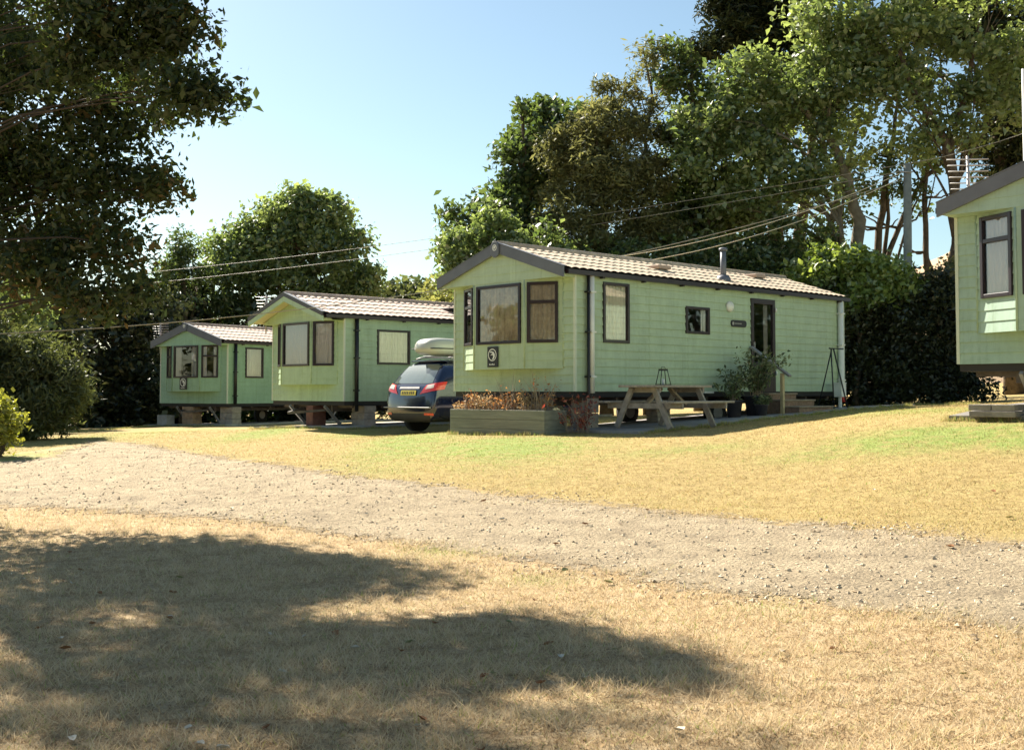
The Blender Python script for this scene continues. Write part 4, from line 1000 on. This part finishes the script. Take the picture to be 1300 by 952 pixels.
tree('broadleaf_tree', 'large sunlit light green tree in the centre right with a pale leaning trunk', 'tree', gb(1095, 34), [lob(900, 150, 34, 44, 18), lob(950, 120, 34, 48, 20), lob(940, 180, 34, 52, 20), lob(1000, 170, 34, 50, 18), lob(1010, 110, 34, 50, 18), lob(1060, 100, 34, 46, 15), lob(1050, 40, 34, 44, 15), lob(1010, 220, 34, 44, 12), lob(960, 235, 34, 40, 12), lob(990, 280, 34, 30, 7), lob(1080, 180, 34, 40, 10), lob(880, 200, 34, 34, 9), lob(960, 320, 34, 34, 8), lob(925, 265, 34, 34, 8), lob(1060, -20, 34, 46, 12), lob(1035, 300, 34, 30, 6), lob(1005, 330, 34, 30, 7), lob(1030, 250, 34, 34, 7), lob(900, 330, 34, 30, 7)],
     LMb, M_barkpale, L_=.16, W_=.10, per=125, sd_=.30, trunk_r=.20, group=gr, seed=27, trunk_to=P(1040, 140, 34),
     extra_trunks=[([P(1092, 400, 33.8), P(1088, 280, 33.8), P(1070, 215, 33.8), P(1050, 170, 33.8), P(1000, 120, 34)], .22)])
tree('sycamore_tree', 'airy pale green tree with a forked leaning trunk above the right hand caravan', 'tree', gb(1215, 33), [lob(1140, 60, 33, 46, 15), lob(1180, 110, 33, 44, 13), lob(1120, 130, 33, 44, 12), lob(1160, 20, 33, 50, 14), lob(1230, 60, 33, 40, 11), lob(1250, 130, 33, 36, 9), lob(1090, 40, 33, 40, 10), lob(1215, 170, 33, 30, 6), lob(1285, 70, 33, 40, 10), lob(1300, 130, 33, 40, 9), lob(1180, -40, 33, 60, 16), lob(1280, -30, 33, 60, 14), lob(1160, 185, 33, 26, 5), lob(1100, 90, 33, 40, 10)],
     LMb, M_bark, L_=.155, W_=.10, per=105, sd_=.28, trunk_r=.2, group=gr, seed=28, trunk_to=P(1208, 190, 33),
     extra_trunks=[([P(1212, 230, 33), P(1195, 170, 33), P(1160, 120, 33), P(1140, 60, 33)], .17), ([P(1212, 300, 33), P(1208, 190, 33), P(1230, 100, 33), P(1245, 20, 33)], .13)])
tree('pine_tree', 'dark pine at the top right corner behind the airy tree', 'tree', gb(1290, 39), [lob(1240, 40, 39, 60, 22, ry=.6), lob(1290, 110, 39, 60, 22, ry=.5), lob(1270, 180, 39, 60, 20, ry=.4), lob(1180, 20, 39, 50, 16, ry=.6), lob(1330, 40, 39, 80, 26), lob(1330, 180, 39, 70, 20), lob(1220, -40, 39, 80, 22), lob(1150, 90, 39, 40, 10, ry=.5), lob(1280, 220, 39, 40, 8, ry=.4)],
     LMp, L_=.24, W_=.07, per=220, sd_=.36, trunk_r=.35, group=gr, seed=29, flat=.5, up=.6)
# understorey of dark bare stemmed trees between 840 and 1200
for i, (bx_, pth, rr_, lbs, lab) in enumerate([
    (885, [(885, 400), (885, 320), (880, 240)], .12, [(880, 270, 30, 7), (860, 300, 30, 7)], 'slim dark stemmed tree behind the flue of the main caravan'),
    (1035, [(1035, 400), (1050, 300), (1075, 210), (1090, 150)], .16, [(1075, 230, 36, 7), (1060, 290, 30, 4)], 'dark forked tree left of the pale leaning trunk'),
    (1115, [(1112, 400), (1115, 290), (1130, 200), (1140, 130)], .15, [(1120, 210, 30, 4), (1130, 250, 26, 3)], 'dark upright tree right of the pale leaning trunk'),
    (1130, [(1100, 400), (1140, 290), (1170, 230), (1210, 190)], .11, [(1165, 250, 22, 2)], 'dark tree leaning right behind the telegraph pole'),
    (1185, [(1190, 400), (1176, 320), (1172, 250), (1182, 190), (1170, 150)], .12, [(1175, 215, 22, 3), (1190, 180, 26, 3)], 'crooked thin trunk just right of the telegraph pole'),
    (930, [(930, 400), (925, 310), (935, 240)], .11, [(930, 290, 34, 7), (905, 330, 30, 6)], 'slender shaded tree right of the flue')]):
    ex = [([P(a, b, 37.5) for a, b in pth], rr_)]
    a, b = pth[len(pth) // 2]
    for k in range(7):      # bare side branches
        q = pth[1 + k % (len(pth) - 1)]; s = 1 if k % 2 else -1; e = (q[0] + s * random.uniform(20, 55), q[1] - random.uniform(5, 45))
        ex.append(([P(q[0], q[1], 37.5), P((q[0] + e[0]) / 2, (q[1] + e[1]) / 2 + 5, 37.5), P(e[0], e[1], 37.2)], .045))
    tree('slender_tree', lab, 'tree', gb(pth[0][0], 37.5), [lob(x, y, 37.5, r_, n) for x, y, r_, n in lbs], LMd, M_bark, L_=.15, W_=.09, per=120, sd_=.3, trunk_r=rr_, group=gr, seed=40 + i, trunk_to=P(a, b, 37.5), extra_trunks=ex)
# shrubs and hedges at right
def shrub(name, label, base, lobes, lm, seed, L_=.12, W_=.07, per=150, sd_=.2, cat='shrub', group=None, up=.25, flat=.9, droop=0):
    return tree(name, label, cat, base, lobes, lm, L_=L_, W_=W_, per=per, sd_=sd_, trunk_r=.08, group=group, seed=seed, twig=.15, up=up, flat=flat, droop=droop)
hx = []
for px in range(1035, 1250, 24):
    for py in (500, 470, 440, 410, 385): hx.append(lob(px, py, 29.6, 32, 8, rd=.9))
shrub('hedge', 'tall dark hedge between the main caravan and the right hand caravan', gb(1140, 29.5), hx + [lob(1170, 372, 29.5, 24, 7), lob(1205, 366, 29.5, 22, 6), lob(1235, 375, 29.6, 26, 7)], LMh, 51, L_=.10, W_=.06, per=190, sd_=.2, cat='hedge')
shrub('laurel_bush', 'sunlit bright green bush rising above the end of the main caravan', gb(1085, 29.2), [lob(1045, 345, 29.2, 30, 14), lob(1085, 340, 29.2, 34, 18), lob(1125, 345, 29.2, 30, 14), lob(1150, 360, 29.2, 20, 7), lob(1065, 370, 29.2, 34, 16), lob(1110, 372, 29.2, 34, 16), lob(1020, 352, 29.4, 14, 4)],
      leaf_mat('laurel leaves', (.10, .16, .03), (.26, .34, .09), .45, .10), 52, L_=.13, W_=.08, per=160, sd_=.17)
shrub('shrub', 'light olive shrub in front of the dry hill beside the right hand caravan', gb(1195, 31), [lob(1190, 365, 31, 18, 5), lob(1205, 345, 31, 14, 4), lob(1212, 375, 31, 16, 4)], LMo, 53, per=90)
# low dark growth behind the main caravan
for i, (a, b, D, lab) in enumerate([(720, 760, 33.5, 'dark bushes behind the ridge of the main caravan'), (800, 840, 33.5, 'dark bushes behind the middle of the main roof'), (900, 930, 34, 'dark bushes behind the flue'), (985, 1010, 34, 'dark bushes behind the far end of the main roof')]):
    lb = []
    for px in range(a - 40, b + 50, 30):
        for py in (440, 405, 370, 345): lb.append(lob(px + random.uniform(-8, 8), py, D, 34, 7, rd=1.0))
    shrub('understorey_shrub', lab, gb((a + b) / 2, D), lb, LMd, 55 + i, L_=.15, W_=.09, per=120, sd_=.28, group='bushes behind the main caravan')

# left and centre backdrop
gl_ = 'trees beyond the far caravans'
tree('broadleaf_tree', 'broad rounded sunlit tree behind the second caravan', 'tree', gb(385, 50), [lob(370, 280, 50, 27, 14), lob(402, 288, 50, 28, 14), lob(340, 300, 50, 34, 16), lob(425, 310, 50, 36, 18), lob(300, 325, 50, 30, 14), lob(370, 320, 50, 40, 20), lob(440, 345, 50, 36, 16), lob(455, 372, 50, 24, 9), lob(330, 345, 50, 40, 16), lob(390, 360, 50, 46, 20), lob(372, 250, 50, 15, 6), lob(412, 256, 50, 13, 5), lob(350, 264, 50, 10, 3), lob(437, 268, 50, 9, 3), lob(458, 305, 50, 12, 4), lob(318, 288, 50, 12, 4), lob(296, 300, 50, 8, 2), lob(470, 345, 50, 9, 3), lob(276, 345, 50, 24, 9)],
     LMb, L_=.19, W_=.12, per=170, sd_=.38, trunk_r=.3, group=gl_, seed=61)
tree('conifer_tree', 'pointed dark tree top left of the broad sunlit tree', 'tree', gb(235, 48), [lob(235, 318, 48, 18, 6), lob(225, 345, 48, 30, 12), lob(250, 370, 48, 36, 14), lob(205, 375, 48, 34, 14), lob(232, 300, 48, 6, 2)],
     LMd, L_=.17, W_=.07, per=150, sd_=.3, trunk_r=.2, group=gl_, seed=62)
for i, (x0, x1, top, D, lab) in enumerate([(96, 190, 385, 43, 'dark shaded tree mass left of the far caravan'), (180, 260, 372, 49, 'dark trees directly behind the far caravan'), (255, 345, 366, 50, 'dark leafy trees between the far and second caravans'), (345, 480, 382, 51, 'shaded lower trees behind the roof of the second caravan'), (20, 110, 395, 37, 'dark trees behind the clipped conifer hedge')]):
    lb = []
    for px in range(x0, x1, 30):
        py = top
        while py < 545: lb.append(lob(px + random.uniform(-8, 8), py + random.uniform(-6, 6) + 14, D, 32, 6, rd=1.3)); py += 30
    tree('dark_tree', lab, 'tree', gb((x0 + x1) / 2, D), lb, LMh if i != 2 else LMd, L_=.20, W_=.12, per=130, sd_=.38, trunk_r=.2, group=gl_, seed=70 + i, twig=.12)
tree('broadleaf_tree', 'pale sunlit tree peeping above the clipped conifer hedge', 'tree', gb(30, 34), [lob(20, 385, 34, 36, 12), lob(-30, 380, 34, 46, 14), lob(45, 400, 34, 24, 6)], LMb, L_=.15, W_=.09, per=110, sd_=.28, trunk_r=.12, group=gl_, seed=76)
ch_ = []
for px, tp_ in ((-90, 415), (-50, 415), (-10, 418), (25, 420), (55, 436), (75, 462)):
    py = tp_ + 20
    while py < 548: ch_.append(lob(px, py, 25.5, 30, 12, rd=1.1)); py += 24
shrub('conifer_hedge', 'big rounded conifer hedge at the left edge with a sunlit rim', gb(-5, 25.5), ch_, LMc, 81, L_=.13, W_=.035, per=230, sd_=.15, cat='hedge', up=.1)
shrub('small_shrub', 'small yellow green shrub with round leaves at the left edge', gb(6, 20.3), [lob(0, 520, 20.3, 20, 10), lob(12, 540, 20.3, 16, 8), lob(-15, 540, 20.3, 20, 8), lob(5, 556, 20.3, 14, 5)], LMy, 82, L_=.085, W_=.055, per=46, sd_=.10)
# distant woods
def wood(name, label, pts, lm, seed, L_, D, per=120, sd_=1.2, group='distant pale woods'):
    return tree(name, label, 'trees', gb(pts[0][0], D), [lob(x, y, D, r_, n, rd=4) for x, y, r_, n in pts], lm, L_=L_, W_=L_ * .65, per=per, sd_=sd_, trunk_r=.3, group=group, seed=seed, twig=0)
wood('distant_tree', 'hazy distant trees in the gap left of the main caravan', [(500, 380, 16, 8), (520, 376, 14, 8), (540, 382, 14, 8), (500, 400, 30, 14), (530, 405, 30, 14), (475, 395, 20, 8)], LMf, 91, .6, 130)
wood('distant_tree', 'pale yellow green trees directly left of the main gable', [(565, 390, 26, 12), (590, 400, 30, 12), (560, 375, 10, 4), (545, 405, 24, 8), (575, 370, 12, 5)], leaf_mat('far yellow green', (.12, .14, .05), (.24, .26, .09), .4, .03), 92, .32, 70, 110, .6)
# trees out of frame that the windows reflect and the light comes through
for i, (x, y, h_, r_, lm, lab) in enumerate([(-24, 21, 5.0, 3.4, LMb, 'tree outside the left edge of the picture'), (-26, 27, 5.5, 3.6, LMo, 'olive tree outside the left edge'), (-22, 15, 4.6, 3.0, LMo, 'tree left of the camera by the road'), (21, 24, 5, 3.5, LMb, 'tree outside the right edge'), (24, 19, 5, 3.2, LMd, 'dark tree outside the right edge')]):
    g0 = H(x, y); lb = [(x + random.uniform(-1, 1), y + random.uniform(-1, 1), g0 + h_ * t, r_ * s, r_ * s, r_ * .7 * s, 22) for t, s in ((.25, .9), (.5, 1), (.8, .7))]
    tree('broadleaf_tree', lab, 'tree', (x, y, g0 - .1), lb, lm, L_=.26, W_=.18, per=90, sd_=.4, trunk_r=.2, seed=100 + i, twig=.2)

# ------------------------------------------------------------------ hill, pole, wires
hm = MB(); A_ = []
hcx, hcy, hr = 78, 170, 46
n1, n2 = 40, 16
for j in range(n2 + 1):
    for i in range(n1):
        a = 2 * math.pi * i / n1; r = hr * j / n2; z = 26.5 * (1 - (j / n2)) ** 1.0 * (1 + .04 * math.sin(a * 3)) - 1
        A_.append((hcx + r * math.cos(a) * 1.3, hcy + r * math.sin(a), z + .5 * math.sin(i * 1.7 + j)))
hm.v = A_
for j in range(n2):
    for i in range(n1): hm.f.append((j * n1 + i, (j + 1) * n1 + i, (j + 1) * n1 + (i + 1) % n1, j * n1 + (i + 1) % n1)); hm.sm.append(True)
tag(hm.build('hill', mat('dry hillside', (.42, .29, .17), .95, var=.2, scale=.15, bump=.3, bscale=1), None), kind='structure')

def cable(label, a, b, sag, r=.012, m_=None):
    a = Vector(a); b = Vector(b); pts = [a.lerp(b, t / 24) - Vector((0, 0, sag * 4 * (t / 24) * (1 - t / 24))) for t in range(25)]
    o = MB().tube(pts, r, 5).build('overhead_cable', m_ or M_cable, None); return tag(o, label, 'cable', 'overhead cables')
M_cable = mat('cable', (.30, .27, .22), .5)
M_cable_lit = mat('sunlit cable', (.62, .55, .42), .4)  # paler copy of the cable colour, sunlight painted in
Dp = 30.5; pt_ = P(1152, 208, Dp); pb = gb(1152, Dp)
tpole = empty('telegraph_pole', pb); tag(tpole, 'grey green telegraph pole standing behind the hedge', 'telegraph pole')
MB().tube([(0, 0, 0), (pt_.x - pb[0], 0, pt_.z - pb[2])], [.13, .10], 12).build('post', mat('pole wood', (.20, .21, .18), .8, var=.2, scale=4), tpole)
MB().tube([(-.16, -.12, pt_.z - pb[2] - .25), (.16, -.12, pt_.z - pb[2] - .25)], .02, 6).build('bracket', M_galv, tpole)
cable('upper thin cable running from the pole across the sky to the left', pt_, P(-140, 372, 46), .5, .008)
cable('second thin cable just below the upper one', pt_ - Vector((0, 0, .18)), P(-140, 383, 46), .6, .008)
cable('lowest long cable crossing the left trees and ending left of frame', pt_ - Vector((0, 0, .4)), P(-120, 428, 24), .9, .011)
cable('bright upper cable of the pair dropping to the main roof', P(1152, 216, Dp), P(688, 337, 27), .45, .010, M_cable_lit)
cable('bright lower cable of the pair dropping to the main roof', P(1152, 222, Dp), P(700, 345, 27), .50, .010, M_cable_lit)
cable('short cable rising from the pole to the right edge', pt_, P(1420, 120, 26), .2, .009)
cable('faint cable crossing the dark trees above the flue', P(1152, 212, Dp), P(900, 172 + 110, 37), .3, .008)
wp = MB().tube([(0, 0, 0), (0, 0, P(1299, 88, 24).z - H(P(1299, 88, 24).x, 24))], .035, 10).build('white_pole', M_white, None)
wp.location = (P(1299, 88, 24).x, 24, H(P(1299, 88, 24).x, 24)); tag(wp, 'slim white pole at the right edge above the right hand caravan', 'pole')

# ------------------------------------------------------------------ gravel, grass, leaves
rg = np.random.default_rng(5)
def scatter(n, ymin, ymax, xf, power=1.6):
    u = rg.random(n); y = ymin * (ymax / ymin) ** (u ** (1 / power)) if power != 1 else ymin + (ymax - ymin) * u
    x = (rg.random(n) * 2 - 1) * (y * xf + .6); return x, y
def stones(name, n, cond, smin, smax, m_, ymin=4, ymax=28, lift=0.35):
    x, y = scatter(n, ymin, ymax, .50, 1.3); s_ = poly_sd(x, y, road_poly) + .30 * np.sin(x * 2.3 + y) * np.sin(y * 3.1)
    k = cond(s_, x, y); x, y = x[k], y[k]; n = len(x)
    sz = smin * (smax / smin) ** (rg.random(n) ** 4.5); z = Hn(x, y) + sz * lift
    o = np.array([(1, 0, 0), (-1, 0, 0), (0, 1, 0), (0, -1, 0), (0, 0, 1), (0, 0, -1)], float)
    V = o[None] * (sz[:, None, None] * rg.uniform(.55, 1.15, (n, 6, 1))) + rg.normal(0, .18, (n, 6, 3)) * sz[:, None, None]
    V[..., 2] *= .7; a = rg.random(n) * 6.28; ca, sa = np.cos(a)[:, None], np.sin(a)[:, None]
    vx = V[..., 0] * ca - V[..., 1] * sa; vy = V[..., 0] * sa + V[..., 1] * ca
    V = np.stack([vx + x[:, None], vy + y[:, None], V[..., 2] + z[:, None]], -1)
    f = np.array([(0, 2, 4), (2, 1, 4), (1, 3, 4), (3, 0, 4), (2, 0, 5), (1, 2, 5), (3, 1, 5), (0, 3, 5)])
    Fq = (np.arange(n)[:, None, None] * 6 + f[None]).reshape(-1, 3)
    o_ = np_mesh(name, V.reshape(-1, 3), Fq, m_, {'rnd': np.repeat(rg.random(n), 6)}); return tag(o_, 'loose grey and tan gravel stones spread along the road', 'gravel', kind='stuff')
def rnd_mat(name, cols, rough=.9, trans=0):
    m = bpy.data.materials.new(name); m.use_nodes = True; n = m.node_tree; b = n.nodes['Principled BSDF']; b.inputs['Roughness'].default_value = rough; b.inputs['Specular IOR Level'].default_value = .15
    at = n.nodes.new('ShaderNodeAttribute'); at.attribute_name = 'rnd'; rp = n.nodes.new('ShaderNodeValToRGB'); e = rp.color_ramp.elements
    e[0].color = (*cols[0], 1); e[1].color = (*cols[-1], 1)
    for i, c in enumerate(cols[1:-1]): k = e.new((i + 1) / (len(cols) - 1)); k.color = (*c, 1)
    n.links.new(at.outputs['Fac'], rp.inputs[0]); n.links.new(rp.outputs[0], b.inputs['Base Color'])
    if trans:
        tr = n.nodes.new('ShaderNodeBsdfTranslucent'); mx = n.nodes.new('ShaderNodeMixShader'); mx.inputs[0].default_value = trans
        n.links.new(rp.outputs[0], tr.inputs[0]); n.links.new(b.outputs[0], mx.inputs[1]); n.links.new(tr.outputs[0], mx.inputs[2])
        n.links.new(mx.outputs[0], n.nodes['Material Output'].inputs[0])
    return m
M_st = rnd_mat('stones', [(.36, .28, .19), (.52, .42, .29), (.60, .485, .335), (.64, .53, .38), (.36, .26, .165)])
stones('gravel', 140000, lambda s_, x, y: (s_ > -.35) & (rg.random(len(s_)) < np.where(s_ < .5, 1.0, .62) * np.clip((s_ + .4) * 2.2, 0, 1)), 5e-3, .023, M_st, 6, 27)

def blades(name, n, ymin, ymax, hmin, hmax, wid, m_, label, xf=.5, power=1.3, keep=None):
    x, y = scatter(n, ymin, ymax, xf, power); s_ = poly_sd(x, y, road_poly) + .3 * np.sin(x * 3 + y * 2) * np.sin(y * 2.7)
    k = s_ < -.05 if keep is None else keep(s_, x, y)
    x, y = x[k], y[k]; n = len(x); z = Hn(x, y); g = green_at(x, y)
    cl = np.zeros(n)
    for q in range(14):
        kx, ky, ph = rg.normal(0, 9 + q), rg.normal(0, 9 + q), rg.random() * 6.28; cl += np.sin(kx * x + ky * y + ph)
    cl = np.clip(cl / 2.6 * .5 + .5, 0, 1); h_ = rg.uniform(hmin, hmax, n) * (.45 + 1.0 * cl)
    a = rg.random(n) * 6.28; w_ = wid * rg.uniform(.6, 1.3, n); ln_ = rg.normal(0, 1, (n, 2)) * h_[:, None] * .9
    V = np.empty((n, 3, 3)); V[:, 0] = np.stack([x - np.cos(a) * w_, y - np.sin(a) * w_, z - .002], 1); V[:, 1] = np.stack([x + np.cos(a) * w_, y + np.sin(a) * w_, z - .002], 1)
    V[:, 2] = np.stack([x + ln_[:, 0], y + ln_[:, 1], z + h_], 1)
    r = np.clip(rg.random(n) * .45 + cl * .36 - .08, 0, .70); gr_ = rg.random(n) < g * (.45 + cl * .9) + .05; r[gr_] = .8 + .2 * rg.random(gr_.sum())
    return tag(np_mesh(name, V.reshape(-1, 3), np.arange(n * 3).reshape(n, 3), m_, {'rnd': np.repeat(r, 3)}), label, 'grass', kind='stuff')
M_bl = rnd_mat('dry grass blades', [(.26, .17, .085), (.52, .39, .22), (.62, .49, .30), (.68, .56, .38), (.40, .36, .13), (.27, .36, .08)], .8, .35)
blades('grass', 240000, 3.2, 13, .014, .048, .0028, M_bl, 'short bleached dry grass blades on the near verge', keep=lambda s_, x, y: ((s_ < -.02) | ((s_ < .35) & (rg.random(len(s_)) < .25))) & (lawn_f(x, y) < .8))
M_bl2 = rnd_mat('lawn blades', [(.24, .16, .07), (.38, .28, .12), (.48, .36, .16), (.54, .43, .21), (.38, .36, .12), (.25, .34, .075)], .8, .35)
blades('grass', 170000, 7.5, 30, .010, .028, .005, M_bl2, 'short yellow and green lawn grass around the caravans', keep=lambda s_, x, y: (s_ < -.1) & (lawn_f(x, y) > .4))

blades('grass', 60000, 3.4, 15, .03, .075, .0024, M_bl, 'longer straw tufts standing out of the near verge', keep=lambda s_, x, y: (s_ < .05) & (lawn_f(x, y) < .8) & ((np.sin(x * 5.1 + 1.3 * np.sin(y * 3.3)) * np.sin(y * 6.7 + 1.7 * np.sin(x * 4.1)) + .35 * rg.normal(size=len(x))) > .62))
# unmown fringe against the planter, slabs and hedges
def fringe(segs, n, hmin, hmax, label, m_):
    pts = []
    for (a, b) in segs:
        a = np.array(a[:2]); b = np.array(b[:2]); L_ = np.hypot(*(b - a)); k = int(n * L_)
        t = rg.random(k)[:, None]; pts.append(a + (b - a) * t + rg.normal(0, .045, (k, 2)))
    p = np.concatenate(pts); n_ = len(p); z = Hn(p[:, 0], p[:, 1]); h_ = rg.uniform(hmin, hmax, n_) * (.5 + .5 * np.sin(p[:, 0] * 7) ** 2); a = rg.random(n_) * 6.28
    V = np.empty((n_, 3, 3)); V[:, 0] = np.stack([p[:, 0] - np.cos(a) * .005, p[:, 1] - np.sin(a) * .005, z], 1); V[:, 1] = np.stack([p[:, 0] + np.cos(a) * .005, p[:, 1] + np.sin(a) * .005, z], 1)
    V[:, 2] = np.stack([p[:, 0], p[:, 1], z + h_], 1) + np.concatenate([rg.normal(0, .025, (n_, 2)), np.zeros((n_, 1))], 1)
    return tag(np_mesh('grass', V.reshape(-1, 3), np.arange(n_ * 3).reshape(n_, 3), m_, {'rnd': np.repeat(np.clip(rg.normal(.75, .25, n_), 0, 1), 3)}), label, 'grass', kind='stuff')
def W(r_, x, y): p = world(r_, x, y); return (p.x, p.y)
fringe([(plw(-1.3, 0, -.36)[:2], plw(1.3, 0, -.36)[:2]), (W(van2, -3.6, -.5), W(van2, .4, -.5)), (W(van2, .4, -.5), W(van2, .4, 3)), (W(van3, -3.8, -.5), W(van3, .45, -.5)), (W(van1, 1.6, 0), W(van1, 1.6, 9)), (W(van4, -3.45, -.16), W(van4, 0, -.16)), (W(van4, -3.45, -.16), W(van4, -3.45, 5)),
        (G(1075, 514), G(1240, 514)), (G(90, 549), G(200, 541))], 420, .03, .11, 'longer green grass fringe left unmown against slabs, planter and hedges', M_bl2)
# fallen leaves lying on the verge and road
LF = rnd_mat('leaf brown', [(.26, .13, .06), (.30, .17, .09)]); lf_mats = [LF, rnd_mat('leaf pale', [(.55, .50, .40), (.6, .55, .45)]), rnd_mat('leaf green', [(.25, .26, .12), (.28, .30, .14)])]
protos = []
for k in range(3):
    mb = MB(); n = 8
    pts = [(math.sin(t) * .026 * (1 + .2 * math.sin(3 * t)), -math.cos(t) * .042) for t in [2 * math.pi * i / n for i in range(n)]]
    for i in range(n): 
        a, b = pts[i], pts[(i + 1) % n]; mb.quad((0, 0, .004), (a[0], a[1], .012 + abs(a[0]) * .5), (b[0], b[1], .012 + abs(b[0]) * .5), smooth=True)
    o = mb.build('fallen_leaf', lf_mats[k]); protos.append(o)
lab3 = ['brown curled fallen leaf lying on the dry grass or gravel', 'pale dry fallen leaf lying on the grass', 'faded olive fallen leaf lying on the grass']
for k, o in enumerate(protos): tag(o, lab3[k], 'leaf', ['brown fallen leaves', 'pale fallen leaves', 'olive fallen leaves'][k])
rl = random.Random(3)
for i in range(84):
    k = rl.choice((0, 0, 1, 1, 2)); o = protos[k] if i < 3 and i == k else protos[k].copy()
    if i < 3: k = i; o = protos[i]
    y = 4.2 * (14 / 4.2) ** rl.random(); x = rl.uniform(-.46, .46 if rl.random() < .5 else .1) * y
    o.location = (x, y, H(x, y) + .012); o.rotation_euler = (rl.uniform(-.3, .3), rl.uniform(-.3, .3), rl.uniform(0, 6.28)); s = rl.uniform(.4, .85); o.scale = (s, s, s)
    if i >= 3: col.objects.link(o)
print('objects', len(bpy.data.objects))
